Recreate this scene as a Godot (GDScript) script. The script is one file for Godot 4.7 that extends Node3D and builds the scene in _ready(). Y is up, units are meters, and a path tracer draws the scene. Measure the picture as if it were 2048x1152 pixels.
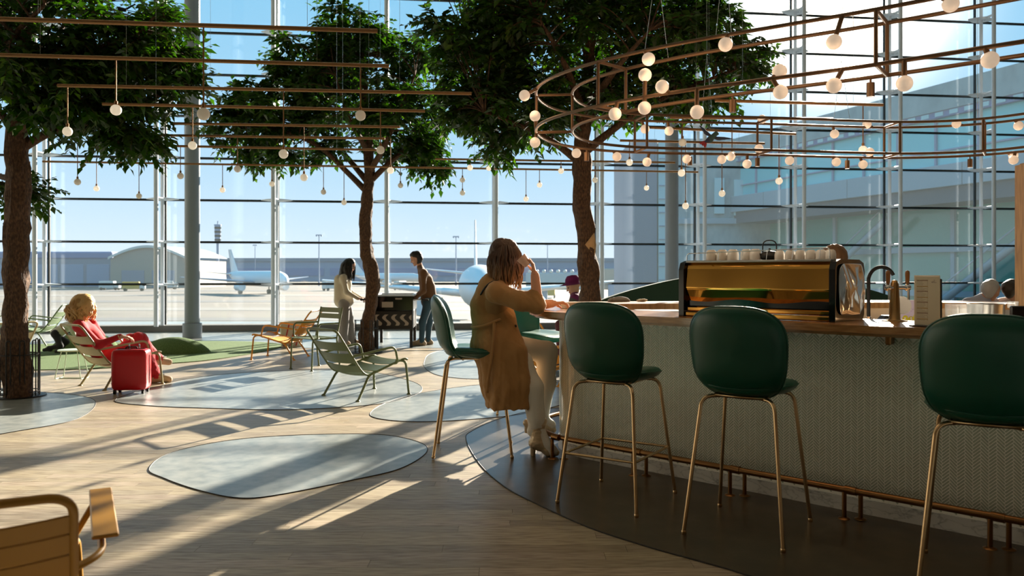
extends Node3D
# Airport lounge bar: camera at eye height 1.35 m, looking along -z, metres.
const F := 1593.0          # focal length in pixels of a 2048-wide frame
const E := 1.35            # eye height
const HZ := 546.0          # horizon row
const WALL_A := 0.1214     # the glass wall runs about 7 degrees askew of the camera
const WALL_D := 19.5

var M := {}
var used := {}
var rng := RandomNumberGenerator.new()


func at(x: float, y: float, d: float) -> Vector3:
	return Vector3((x - 1024.0) / F * d, E - (y - HZ) / F * d, -d)


func fl(x: float, y: float) -> Vector3:
	var d := F * E / (y - HZ)
	return Vector3((x - 1024.0) / F * d, 0.0, -d)


class MB:
	var v := PackedVector3Array()
	var c := PackedColorArray()
	var uv := PackedVector2Array()
	var ix := PackedInt32Array()
	var xf := Transform3D()
	var col := Color.WHITE
	var has_uv := false

	func p(a: Vector3) -> int:
		v.append(xf * a)
		c.append(col)
		return v.size() - 1

	func tri(i: int, j: int, k: int) -> void:
		ix.append(i)
		ix.append(k)
		ix.append(j)

	func quad(i: int, j: int, k: int, l: int) -> void:
		tri(i, j, k)
		tri(i, k, l)

	func face(pts: Array) -> void:
		var a := []
		for q in pts:
			a.append(p(q))
		for i in range(1, a.size() - 1):
			tri(a[0], a[i], a[i + 1])

	func quad_uv(a: Vector3, b: Vector3, cc: Vector3, d: Vector3, u0 := Vector2(0, 1), u1 := Vector2(1, 0)) -> void:
		has_uv = true
		while uv.size() < v.size():
			uv.append(Vector2.ZERO)
		face([a, b, cc, d])
		uv.append(u0)
		uv.append(Vector2(u1.x, u0.y))
		uv.append(u1)
		uv.append(Vector2(u0.x, u1.y))

	func box(ce: Vector3, s: Vector3, b := 0.0, ba := Basis()) -> void:
		var h := s * 0.5
		b = minf(b, minf(h.x, minf(h.y, h.z)) * 0.9)
		var ax := [ba.x, ba.y, ba.z]
		if b <= 0.0:
			for k in 3:
				for sg in [-1.0, 1.0]:
					var n: Vector3 = ax[k] * h[k] * sg
					var u: Vector3 = ax[(k + 1) % 3] * h[(k + 1) % 3]
					var w: Vector3 = ax[(k + 2) % 3] * h[(k + 2) % 3] * sg
					face([ce + n - u - w, ce + n + u - w, ce + n + u + w, ce + n - u + w])
			return
		for k in 3:
			var k1 := (k + 1) % 3
			var k2 := (k + 2) % 3
			for sg in [-1.0, 1.0]:
				var n: Vector3 = ax[k] * h[k] * sg
				var u: Vector3 = ax[k1] * (h[k1] - b)
				var w: Vector3 = ax[k2] * (h[k2] - b) * sg
				face([ce + n - u - w, ce + n + u - w, ce + n + u + w, ce + n - u + w])
		for k in 3:
			var k1 := (k + 1) % 3
			var k2 := (k + 2) % 3
			for s1 in [-1.0, 1.0]:
				for s2 in [-1.0, 1.0]:
					var e: Vector3 = ax[k] * (h[k] - b)
					var p1: Vector3 = ce + ax[k1] * h[k1] * s1 + ax[k2] * (h[k2] - b) * s2
					var p2: Vector3 = ce + ax[k1] * (h[k1] - b) * s1 + ax[k2] * h[k2] * s2
					if s1 * s2 > 0:
						face([p1 - e, p2 - e, p2 + e, p1 + e])
					else:
						face([p2 - e, p1 - e, p1 + e, p2 + e])
		for s0 in [-1.0, 1.0]:
			for s1 in [-1.0, 1.0]:
				for s2 in [-1.0, 1.0]:
					var a: Vector3 = ce + ax[0] * h.x * s0 + ax[1] * (h.y - b) * s1 + ax[2] * (h.z - b) * s2
					var q: Vector3 = ce + ax[0] * (h.x - b) * s0 + ax[1] * h.y * s1 + ax[2] * (h.z - b) * s2
					var r: Vector3 = ce + ax[0] * (h.x - b) * s0 + ax[1] * (h.y - b) * s1 + ax[2] * h.z * s2
					if s0 * s1 * s2 > 0:
						face([a, q, r])
					else:
						face([a, r, q])

	# rows of points; outward normal = (along a row) x (towards the next row)
	func grid(rows: Array, close_row := false, close_col := false) -> void:
		var id := []
		for r in rows:
			var a := PackedInt32Array()
			for q in r:
				a.append(p(q))
			id.append(a)
		var n := rows.size()
		var m: int = rows[0].size()
		for i in (n if close_col else n - 1):
			for j in (m if close_row else m - 1):
				var i2 := (i + 1) % n
				var j2 := (j + 1) % m
				quad(id[i][j], id[i][j2], id[i2][j2], id[i2][j])

	func tube(path: Array, rad, sides := 8, cap := true, closed := false) -> void:
		var n := path.size()
		var rows := []
		var t0: Vector3 = (path[1] - path[0]).normalized()
		if closed:
			t0 = (path[1] - path[n - 1]).normalized()
		var up := Vector3.UP if absf(t0.y) < 0.9 else Vector3.RIGHT
		var nn := (up - t0 * up.dot(t0)).normalized()
		for i in n:
			var t: Vector3
			if closed:
				t = (path[(i + 1) % n] - path[(i + n - 1) % n]).normalized()
			else:
				t = (path[mini(i + 1, n - 1)] - path[maxi(i - 1, 0)]).normalized()
			nn = (nn - t * nn.dot(t)).normalized()
			var bb := t.cross(nn)
			var r: float = rad[i] if rad is Array or rad is PackedFloat32Array else rad
			var row := []
			for j in sides:
				var a := TAU * j / sides
				row.append(path[i] + (nn * cos(a) + bb * sin(a)) * r)
			rows.append(row)
		grid(rows, true, closed)
		if cap and not closed:
			var f: Array = rows[0].duplicate()
			f.reverse()
			face(f)
			face(rows[n - 1])

	# profile of (radius, height) from bottom to top, turned about the axis ba.y at ce
	func lathe(prof: Array, ce := Vector3.ZERO, seg := 16, ba := Basis()) -> void:
		var rows := []
		for q in prof:
			var row := []
			for j in seg:
				var a := TAU * j / seg
				row.append(ce + ba * Vector3(q.x * cos(a), q.y, -q.x * sin(a)))
			rows.append(row)
		grid(rows, true)

	func ball(ce: Vector3, r: float, seg := 16, rings := 10, sc := Vector3.ONE, ba := Basis()) -> void:
		var pr := []
		for i in rings + 1:
			var a := -PI / 2 + PI * i / rings
			pr.append(Vector2(maxf(cos(a) * r, 1e-5), sin(a) * r))
		var keep := xf
		xf = xf * Transform3D(ba.scaled_local(sc), ce)
		lathe(pr, Vector3.ZERO, seg)
		xf = keep

	func cyl(a: Vector3, b: Vector3, r: float, sides := 12, r2 := -1.0) -> void:
		tube([a, b], [r, r if r2 < 0 else r2], sides)

	# polygon of (x, z) between heights y0 and y1
	func prism(poly: PackedVector2Array, y0: float, y1: float, bottom := true) -> void:
		if Geometry2D.is_polygon_clockwise(poly):
			poly = poly.duplicate()
			poly.reverse()
		var tr := Geometry2D.triangulate_polygon(poly)
		for side in ([0, 1] if bottom else [1]):
			var base := v.size()
			for q in poly:
				p(Vector3(q.x, y1 if side else y0, q.y))
			for i in range(0, tr.size(), 3):
				var a := poly[tr[i]]
				var b := poly[tr[i + 1]]
				var d := poly[tr[i + 2]]
				var ccw := (b - a).cross(d - a) > 0.0   # seen with z down the page: normal points to -y
				if ccw == (side == 0):
					tri(base + tr[i], base + tr[i + 1], base + tr[i + 2])
				else:
					tri(base + tr[i], base + tr[i + 2], base + tr[i + 1])
		var n := poly.size()
		var area := 0.0
		for i in n:
			area += poly[i].cross(poly[(i + 1) % n])
		for i in n:
			var a := poly[i]
			var b := poly[(i + 1) % n]
			if area < 0.0:
				var t := a
				a = b
				b = t
			face([Vector3(a.x, y0, a.y), Vector3(a.x, y1, a.y), Vector3(b.x, y1, b.y), Vector3(b.x, y0, b.y)])

	# a cushion: outline(angle) gives a 2D edge, mid(2D) the middle surface, nrm its front
	func pad(outline: Callable, mid: Callable, nrm: Vector3, th: float, seg := 36, crown := 0.0) -> void:
		var rho := [0.001, 0.3, 0.55, 0.75, 0.88, 0.955, 0.99, 1.0]
		var rows := []
		for side in [1.0, -1.0]:
			var list: Array = rho.duplicate()
			if side < 0:
				list.reverse()
				list.pop_front()
			for q in list:
				var row := []
				for j in seg:
					var o: Vector2 = outline.call(TAU * j / seg) * q
					var t := th * 0.5 * pow(maxf(1.0 - pow(q, 6.0), 0.0), 0.5)
					row.append(mid.call(o) + nrm * (t * side + crown * (1.0 - q * q) * maxf(side, 0.0)))
				rows.append(row)
		grid(rows, true)

	func mesh(mat: Material) -> ArrayMesh:
		var n := PackedVector3Array()
		n.resize(v.size())
		for i in range(0, ix.size(), 3):
			var a := v[ix[i]]
			var q := (v[ix[i + 2]] - a).cross(v[ix[i + 1]] - a)
			n[ix[i]] += q
			n[ix[i + 1]] += q
			n[ix[i + 2]] += q
		for i in n.size():
			n[i] = n[i].normalized() if n[i].length_squared() > 1e-20 else Vector3.UP
		var arr := []
		arr.resize(Mesh.ARRAY_MAX)
		arr[Mesh.ARRAY_VERTEX] = v
		arr[Mesh.ARRAY_NORMAL] = n
		arr[Mesh.ARRAY_COLOR] = c
		if has_uv:
			while uv.size() < v.size():
				uv.append(Vector2.ZERO)
			arr[Mesh.ARRAY_TEX_UV] = uv
		arr[Mesh.ARRAY_INDEX] = ix
		var am := ArrayMesh.new()
		am.add_surface_from_arrays(Mesh.PRIMITIVE_TRIANGLES, arr)
		am.surface_set_material(0, mat)
		return am


func numbered(called: String) -> String:
	if not used.has(called):
		used[called] = 0
		return called
	used[called] += 1
	return "%s_%03d" % [called, used[called]]


func done(mb: MB, called: String, mat: Material, parent: Node = self) -> MeshInstance3D:
	var o := MeshInstance3D.new()
	o.mesh = mb.mesh(mat)
	o.name = numbered(called) if parent == self else called
	parent.add_child(o, true)
	return o


func inst(me: Mesh, called: String, tr: Transform3D, parent: Node) -> MeshInstance3D:
	var o := MeshInstance3D.new()
	o.mesh = me
	o.name = called
	o.transform = tr
	parent.add_child(o, true)
	return o


func tag(o: Node, label := "", category := "", group := "", kind := "") -> Node:
	if label:
		o.set_meta("label", label)
	if category:
		o.set_meta("category", category)
	if group:
		o.set_meta("group", group)
	if kind:
		o.set_meta("kind", kind)
	return o


func thing(called: String, label: String, category: String, pos := Vector3.ZERO, turn := 0.0, group := "") -> Node3D:
	var o := Node3D.new()
	o.name = numbered(called)
	o.position = pos
	o.rotation.y = turn
	add_child(o, true)
	tag(o, label, category, group)
	return o


func wmb(t: Node3D) -> MB:      # collects world coordinates for a part of t
	var mb := MB.new()
	mb.xf = t.transform.affine_inverse()
	return mb


func bez(a: Vector3, b: Vector3, c: Vector3, n := 6) -> Array:
	var o := []
	for i in n + 1:
		var t := float(i) / n
		o.append(a.lerp(b, t).lerp(b.lerp(c, t), t))
	return o


# a polyline with its inner corners rounded
func rounded(pts: Array, r: float, n := 5) -> Array:
	var o := [pts[0]]
	for i in range(1, pts.size() - 1):
		var a: Vector3 = pts[i] + (pts[i - 1] - pts[i]).limit_length(minf(r, pts[i].distance_to(pts[i - 1]) * 0.48))
		var b: Vector3 = pts[i] + (pts[i + 1] - pts[i]).limit_length(minf(r, pts[i].distance_to(pts[i + 1]) * 0.48))
		o.append_array(bez(a, pts[i], b, n))
	o.append(pts[-1])
	return o


func smooth3(pts: Array, n := 6, closed := false) -> Array:
	var o := []
	var m := pts.size()
	for i in (m if closed else m - 1):
		var p0 = pts[(i - 1 + m) % m] if closed else pts[maxi(i - 1, 0)]
		var p1 = pts[i]
		var p2 = pts[(i + 1) % m]
		var p3 = pts[(i + 2) % m] if closed else pts[mini(i + 2, m - 1)]
		for j in n:
			o.append(p1.cubic_interpolate(p2, p0, p3, float(j) / n))
	if not closed:
		o.append(pts[-1])
	return o


# ---------------------------------------------------------------- materials
func mat(called: String, col: Color, rough := 0.6, metal := 0.0, spec := 0.5) -> StandardMaterial3D:
	var m := StandardMaterial3D.new()
	m.resource_name = called
	m.albedo_color = col
	m.roughness = rough
	m.metallic = metal
	m.metallic_specular = spec
	M[called] = m
	return m


func noise_tex(sd: int, freq: float, cols: Array, offs := [], w := 512, octaves := 4, kind := FastNoiseLite.TYPE_SIMPLEX_SMOOTH) -> NoiseTexture2D:
	var n := FastNoiseLite.new()
	n.seed = sd
	n.noise_type = kind
	n.frequency = freq
	n.fractal_octaves = octaves
	var t := NoiseTexture2D.new()
	t.width = w
	t.height = w
	t.seamless = true
	t.noise = n
	if cols.size():
		var g := Gradient.new()
		var o := PackedFloat32Array(offs)
		if o.is_empty():
			for i in cols.size():
				o.append(float(i) / (cols.size() - 1))
		g.offsets = o
		g.colors = PackedColorArray(cols)
		t.color_ramp = g
	return t


func tri_tex(m: StandardMaterial3D, tex: Texture2D, sc: Vector3, world := true) -> void:
	m.albedo_texture = tex
	m.uv1_triplanar = true
	m.uv1_world_triplanar = world
	m.uv1_scale = sc


func bump(m: StandardMaterial3D, tex: Texture2D, cm: float) -> void:
	m.heightmap_enabled = true
	m.heightmap_texture = tex
	m.heightmap_scale = cm


# ---------------------------------------------------------------- bodies as one skin round bones
# bone = [a, b, radius at a, radius at b, colour]; appends the skin to mb
func skin(mb: MB, bones: Array, cell: float, k: float, cut = null, wrinkle = null) -> void:
	var lo := Vector3.INF
	var hi := -Vector3.INF
	var marg := k + cell * 2.5
	for b in bones:
		var r: float = maxf(b[2], b[3]) + marg
		var rr := Vector3(r, r, r)
		lo = lo.min(b[0] - rr).min(b[1] - rr)
		hi = hi.max(b[0] + rr).max(b[1] + rr)
	var nx := int((hi.x - lo.x) / cell) + 2
	var ny := int((hi.y - lo.y) / cell) + 2
	var nz := int((hi.z - lo.z) / cell) + 2
	var f := PackedFloat32Array()
	f.resize(nx * ny * nz)
	f.fill(1000.0)
	var raw := f.duplicate()
	var who := PackedByteArray()
	who.resize(nx * ny * nz)
	for bi in bones.size():
		var b: Array = bones[bi]
		var a: Vector3 = b[0]
		var ab: Vector3 = b[1] - a
		var il := 1.0 / maxf(ab.length_squared(), 1e-9)
		var ra: float = b[2]
		var dr: float = b[3] - ra
		var r := maxf(b[2], b[3]) + marg
		var rr := Vector3(r, r, r)
		var bl := ((a.min(b[1]) - rr - lo) / cell).max(Vector3.ZERO)
		var bh := (a.max(b[1]) + rr - lo) / cell
		for z in range(int(bl.z), mini(int(bh.z) + 2, nz)):
			var qz := lo.z + z * cell - a.z
			for y in range(int(bl.y), mini(int(bh.y) + 2, ny)):
				var qy := lo.y + y * cell - a.y
				var i := nx * (y + ny * z) + int(bl.x)
				for x in range(int(bl.x), mini(int(bh.x) + 2, nx)):
					var qx := lo.x + x * cell - a.x
					var t := clampf((qx * ab.x + qy * ab.y + qz * ab.z) * il, 0.0, 1.0)
					var ex := qx - ab.x * t
					var ey := qy - ab.y * t
					var ez := qz - ab.z * t
					var d := sqrt(ex * ex + ey * ey + ez * ez) - ra - dr * t
					if d < raw[i]:
						raw[i] = d
						who[i] = bi
					var g := f[i]
					var h := k - absf(g - d)
					f[i] = minf(g, d) - (h * h / (4.0 * k) if h > 0.0 else 0.0)
					i += 1
	if cut != null:
		for z in nz:
			for y in ny:
				for x in nx:
					var i := x + nx * (y + ny * z)
					if f[i] < marg:
						f[i] = maxf(f[i], cut.call(lo + Vector3(x, y, z) * cell))
	var idx := PackedInt32Array()
	idx.resize(nx * ny * nz)
	idx.fill(-1)
	var lim := cell * 2.0
	var first := mb.v.size()
	var off := [0, 1, nx, nx + 1, nx * ny, nx * ny + 1, nx * ny + nx, nx * ny + nx + 1]
	var edges := [[0, 1], [2, 3], [4, 5], [6, 7], [0, 2], [1, 3], [4, 6], [5, 7], [0, 4], [1, 5], [2, 6], [3, 7]]
	var cellpos := []
	for z in nz - 1:
		for y in ny - 1:
			var i := nx * (y + ny * z) - 1
			for x in nx - 1:
				i += 1
				if f[i] > lim or f[i] < -lim:
					continue
				var neg := 0
				for o in off:
					if f[i + o] < 0.0:
						neg += 1
				if neg == 0 or neg == 8:
					continue
				var s := Vector3.ZERO
				var cnt := 0
				for e in edges:
					var fa := f[i + off[e[0]]]
					var fb := f[i + off[e[1]]]
					if (fa < 0.0) != (fb < 0.0):
						var t := fa / (fa - fb)
						var pa := Vector3(e[0] & 1, (e[0] >> 1) & 1, e[0] >> 2)
						var pb := Vector3(e[1] & 1, (e[1] >> 1) & 1, e[1] >> 2)
						s += pa.lerp(pb, t)
						cnt += 1
				var w := lo + (Vector3(x, y, z) + s / cnt) * cell
				mb.col = bones[who[i]][4]
				if wrinkle != null:
					var gr := Vector3(f[i + 1] - f[i], f[i + nx] - f[i], f[i + nx * ny] - f[i]).normalized()
					w += gr * wrinkle.call(w)
				idx[i] = mb.p(w)
				cellpos.append(i)
	mb.col = Color.WHITE
	var sx := 1
	var sy := nx
	var sz := nx * ny
	for i in cellpos:
		var ins := f[i] < 0.0
		if ins != (f[i + sx] < 0.0):
			_q(mb, idx, i - sy - sz, i - sz, i, i - sy, ins)
		if ins != (f[i + sy] < 0.0):
			_q(mb, idx, i - sz - sx, i - sx, i, i - sz, ins)
		if ins != (f[i + sz] < 0.0):
			_q(mb, idx, i - sx - sy, i - sy, i, i - sx, ins)


func _q(mb: MB, idx: PackedInt32Array, a: int, b: int, c: int, d: int, outw: bool) -> void:
	if a < 0 or b < 0 or d < 0 or idx[a] < 0 or idx[b] < 0 or idx[c] < 0 or idx[d] < 0:
		return
	if outw:
		mb.quad(idx[a], idx[b], idx[c], idx[d])
	else:
		mb.quad(idx[a], idx[d], idx[c], idx[b])


# ---------------------------------------------------------------- camera, sky, sun, exposure
func setup() -> void:
	var cam := Camera3D.new()
	cam.name = "camera"
	cam.projection = Camera3D.PROJECTION_FRUSTUM
	cam.keep_aspect = Camera3D.KEEP_HEIGHT
	cam.near = 0.05
	cam.far = 3000.0
	cam.size = 0.05 * 1152.0 / F
	cam.frustum_offset = Vector2(0, -30.0 / F * 0.05)
	cam.position = Vector3(0, E, 0)
	# a 28 mm lens focused on the coffee drinker
	var lens := CameraAttributesPhysical.new()
	lens.frustum_focal_length = 28.0
	lens.frustum_focus_distance = 6.0
	lens.frustum_near = 0.05
	lens.frustum_far = 3000.0
	lens.exposure_aperture = 3.2
	cam.attributes = lens
	add_child(cam)
	cam.current = true
	cam.size = 0.05 * 1152.0 / F
	var env := Environment.new()
	env.background_mode = Environment.BG_SKY
	env.tonemap_mode = Environment.TONE_MAPPER_LINEAR
	env.tonemap_exposure = 1.75
	env.sdfgi_enabled = true
	env.ssao_enabled = true
	env.ssil_enabled = true
	var sk := ProceduralSkyMaterial.new()
	sk.sky_top_color = Color(0.25, 0.57, 0.73)
	sk.sky_horizon_color = Color(0.71, 0.76, 0.805)
	sk.sky_curve = 0.12
	sk.ground_bottom_color = Color(0.5, 0.48, 0.45)
	sk.ground_horizon_color = Color(0.71, 0.76, 0.805)
	sk.sun_angle_max = 34.0
	sk.sun_curve = 0.085
	sk.sky_energy_multiplier = 1.0
	var sky := Sky.new()
	sky.sky_material = sk
	env.sky = sky
	var we := WorldEnvironment.new()
	we.name = "world_environment"
	we.environment = env
	add_child(we)
	var sun := DirectionalLight3D.new()
	sun.name = "sun"
	sun.light_color = Color(1.0, 0.955, 0.88)
	sun.light_energy = 4.5
	sun.light_angular_distance = 0.55
	sun.shadow_enabled = true
	var to := Vector3(0.3794, 0.3346, -0.9253).normalized()
	sun.look_at_from_position(to * 100.0, Vector3.ZERO)
	add_child(sun)


func materials() -> void:
	mat("white_metal", Color(0.74, 0.78, 0.82), 0.4)
	mat("dark_joint", Color(0.02, 0.07, 0.08), 0.4)
	mat("column_grey", Color(0.50, 0.55, 0.61), 0.45)
	mat("brass", Color(0.82, 0.70, 0.54), 0.27, 1.0)
	mat("bronze", Color(0.40, 0.31, 0.23), 0.38, 0.6)
	mat("rail_bronze", Color(0.56, 0.42, 0.27), 0.36, 0.6)
	mat("copper", Color(0.56, 0.41, 0.26), 0.3, 1.0)
	mat("chrome", Color(0.85, 0.86, 0.88), 0.12, 1.0)
	mat("steel", Color(0.62, 0.62, 0.61), 0.28, 1.0)
	mat("gold_mirror", Color(0.76, 0.56, 0.27), 0.045, 1.0)
	mat("black_gloss", Color(0.015, 0.018, 0.025), 0.12)
	mat("black_iron", Color(0.02, 0.02, 0.022), 0.45)
	mat("rubber", Color(0.03, 0.03, 0.03), 0.7)
	mat("porcelain", Color(0.82, 0.80, 0.77), 0.2)
	mat("white_paper", Color(0.80, 0.77, 0.70), 0.8)
	mat("olive", Color(0.36, 0.40, 0.24), 0.45)
	mat("pale_olive", Color(0.62, 0.60, 0.44), 0.42)
	mat("sage", Color(0.45, 0.52, 0.38), 0.42)
	mat("mustard", Color(0.60, 0.42, 0.02), 0.5)
	mat("orange", Color(0.84, 0.58, 0.18), 0.42)
	mat("mint", Color(0.70, 0.79, 0.70), 0.4)
	mat("suitcase_red", Color(0.70, 0.03, 0.07), 0.32)
	mat("sofa_green", Color(0.01, 0.20, 0.14), 0.75)
	mat("tower_grey", Color(0.54, 0.59, 0.69), 0.7)
	mat("aircraft_white", Color(0.86, 0.87, 0.88), 0.35)
	mat("aircraft_grey", Color(0.55, 0.60, 0.68), 0.4)
	mat("dark_glass", Color(0.05, 0.08, 0.10), 0.1)
	mat("door_wood", Color(0.50, 0.36, 0.20), 0.5)

	# clear panes with a thin film of dust that catches the sun
	var g := mat("glass", Color(0.90, 0.94, 0.95, 0.035), 0.03)
	g.transparency = BaseMaterial3D.TRANSPARENCY_ALPHA
	g.backlight_enabled = true
	g.backlight = Color(0.175, 0.195, 0.195)
	g = mat("clear_glass", Color(0.95, 0.97, 0.97, 0.12), 0.02)
	g.transparency = BaseMaterial3D.TRANSPARENCY_ALPHA
	# frosted globe of the lamps: white glass, faintly lit
	g = mat("frosted", Color(0.96, 0.95, 0.93), 0.3)
	g.backlight_enabled = true
	g.backlight = Color(0.95, 0.94, 0.92)
	# the same globes on the ring, lit by a warm bulb
	g = mat("frosted_lit", Color(0.93, 0.91, 0.89), 0.3)
	g.emission_enabled = true
	g.emission = Color(1.0, 0.86, 0.74)
	g.emission_energy_multiplier = 0.22

	var fine := noise_tex(3, 0.05, [Color(0.2, 0.2, 0.2), Color(0.8, 0.8, 0.8)], [], 512, 5)
	# leather of the stools
	g = mat("green_leather", Color(0.025, 0.29, 0.23), 0.36)
	g.uv1_triplanar = true
	g.uv1_scale = Vector3(6, 6, 6)
	bump(g, fine, 0.025)
	# floor
	for i in 7:
		var t := 0.92 + 0.022 * i
		g = mat("plank_%d" % i, Color(t, t * (0.985 + 0.006 * (i % 3)), t * (0.96 + 0.012 * (i % 4))), 0.42)
		tri_tex(g, M.plank_0.albedo_texture if i else wood_tex(), Vector3(0.42, 1.0, 5.2))
		g.uv1_offset = Vector3(0.37 * i, 0.0, 0.219 * i)
		bump(g, M.plank_0.heightmap_texture if i else noise_tex(9, 0.02, [Color(0.3, 0.3, 0.3), Color(0.7, 0.7, 0.7)], [], 512, 5), 0.04)
	g = mat("concrete", Color(1, 1, 1), 0.30)
	tri_tex(g, noise_tex(21, 0.012, [Color(0.46, 0.49, 0.49), Color(0.56, 0.58, 0.57), Color(0.63, 0.64, 0.62)], [], 1024, 6), Vector3(0.5, 0.5, 0.5))
	g = mat("bar_concrete", Color(1, 1, 1), 0.30)
	tri_tex(g, noise_tex(22, 0.012, [Color(0.20, 0.165, 0.12), Color(0.26, 0.22, 0.165), Color(0.32, 0.28, 0.22)], [], 1024, 6), Vector3(0.4, 0.4, 0.4))
	mat("joint_black", Color(0.12, 0.10, 0.09), 0.6)
	g = mat("turf", Color(1, 1, 1), 0.95)
	tri_tex(g, noise_tex(31, 0.08, [Color(0.24, 0.34, 0.17), Color(0.33, 0.43, 0.24), Color(0.42, 0.51, 0.31)], [], 512, 4), Vector3(0.9, 0.9, 0.9))
	bump(g, noise_tex(32, 0.2, [], [], 512, 3), 0.8)
	g = mat("bark", Color(1, 1, 1), 0.85)
	tri_tex(g, noise_tex(41, 0.035, [Color(0.15, 0.10, 0.07), Color(0.31, 0.22, 0.15), Color(0.52, 0.39, 0.28)], [], 512, 5), Vector3(2.6, 0.9, 2.6), false)
	bump(g, noise_tex(42, 0.03, [], [], 512, 5), 1.6)
	g = mat("leaf", Color(1, 1, 1), 0.42)
	g.vertex_color_use_as_albedo = true
	g.backlight_enabled = true
	g.backlight = Color(0.78, 0.95, 0.30)
	# bar
	g = mat("tile", Color(0.70, 0.72, 0.66), 0.14)
	g.vertex_color_use_as_albedo = true
	mat("grout", Color(0.97, 0.96, 0.93), 0.8)
	for i in 4:
		mat("tile_%d" % i, [Color(0.70, 0.72, 0.66), Color(0.68, 0.69, 0.63), Color(0.72, 0.74, 0.68), Color(0.69, 0.71, 0.66)][i], 0.14)
	g = mat("marble", Color(1, 1, 1), 0.3)
	tri_tex(g, noise_tex(51, 0.006, [Color(0.84, 0.84, 0.83), Color(0.80, 0.80, 0.80), Color(0.55, 0.56, 0.56), Color(0.82, 0.82, 0.81), Color(0.86, 0.86, 0.85)], [0.0, 0.46, 0.5, 0.55, 1.0], 1024, 5), Vector3(0.8, 1.2, 0.8))
	g = mat("counter_wood", Color(1, 1, 1), 0.2)
	tri_tex(g, noise_tex(52, 0.012, [Color(0.46, 0.31, 0.18), Color(0.61, 0.44, 0.28), Color(0.72, 0.55, 0.38)], [], 1024, 5), Vector3(0.7, 6.0, 0.7))
	g = mat("shelf_wood", Color(1, 1, 1), 0.45)
	tri_tex(g, noise_tex(53, 0.012, [Color(0.55, 0.40, 0.22), Color(0.66, 0.50, 0.30), Color(0.74, 0.58, 0.36)], [], 512, 5), Vector3(5.0, 0.6, 5.0))
	# outside
	g = mat("tarmac", Color(1, 1, 1), 0.9)
	tri_tex(g, noise_tex(61, 0.012, [Color(0.33, 0.31, 0.28), Color(0.40, 0.37, 0.335), Color(0.46, 0.43, 0.39)], [], 1024, 6), Vector3(0.0022, 1, 0.009))
	mat("tarmac_pale", Color(0.45, 0.435, 0.415), 0.9)
	mat("tarmac_dark", Color(0.34, 0.34, 0.345), 0.9)
	g = mat("facade_concrete", Color(1, 1, 1), 0.85)
	tri_tex(g, noise_tex(62, 0.01, [Color(0.47, 0.55, 0.57), Color(0.57, 0.64, 0.66), Color(0.65, 0.71, 0.72)], [], 1024, 6), Vector3(0.06, 0.03, 0.06))
	mat("facade_panel", Color(0.60, 0.66, 0.70), 0.7)
	mat("soffit", Color(0.36, 0.38, 0.42), 0.8)
	mat("aqua_glass", Color(0.46, 0.80, 0.83), 0.12)
	mat("teal_glass", Color(0.28, 0.58, 0.54), 0.14)
	mat("pale_glass", Color(0.66, 0.80, 0.82), 0.12)
	mat("hangar_wall", Color(0.52, 0.54, 0.60), 0.8)
	mat("hangar_roof", Color(0.45, 0.50, 0.66), 0.6)
	mat("hangar_end", Color(0.62, 0.58, 0.54), 0.8)
	mat("truck_white", Color(0.80, 0.80, 0.78), 0.5)
	mat("truck_yellow", Color(0.80, 0.62, 0.20), 0.5)
	# room
	mat("plaster", Color(0.80, 0.78, 0.74), 0.9)
	mat("oak_panel", Color(0.56, 0.44, 0.30), 0.7)
	mat("ceiling_white", Color(0.86, 0.85, 0.82), 0.9)
	mat("kerb_stone", Color(0.42, 0.42, 0.41), 0.7)
	# clothes
	var weave := noise_tex(71, 0.3, [], [], 512, 2)
	g = mat("cloth", Color(1, 1, 1), 0.85)
	g.vertex_color_use_as_albedo = true
	g.rim_enabled = true
	g.rim = 0.25
	g = mat("coat_cloth", Color(1, 1, 1), 0.85)
	tri_tex(g, noise_tex(72, 0.25, [Color(0.61, 0.46, 0.28), Color(0.68, 0.52, 0.33)], [], 512, 3), Vector3(5, 5, 5))
	bump(g, weave, 0.05)
	g.rim_enabled = true
	g.rim = 0.3
	g.backlight_enabled = true
	g.backlight = Color(0.25, 0.16, 0.08)
	g = mat("boot_leather", Color(0.76, 0.70, 0.60), 0.3, 0.3)
	g = mat("hair_cloth", Color(1, 1, 1), 0.5)
	g.vertex_color_use_as_albedo = true
	g.backlight_enabled = true
	g.backlight = Color(0.5, 0.35, 0.2)
	mat("button_brown", Color(0.12, 0.06, 0.04), 0.4)
	mat("strap_black", Color(0.02, 0.02, 0.025), 0.5)


func wood_tex() -> Texture2D:
	return noise_tex(11, 0.011, [Color(0.41, 0.36, 0.295), Color(0.57, 0.52, 0.44), Color(0.64, 0.595, 0.515), Color(0.71, 0.67, 0.595)], [0.0, 0.33, 0.6, 1.0], 1024, 6)


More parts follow.
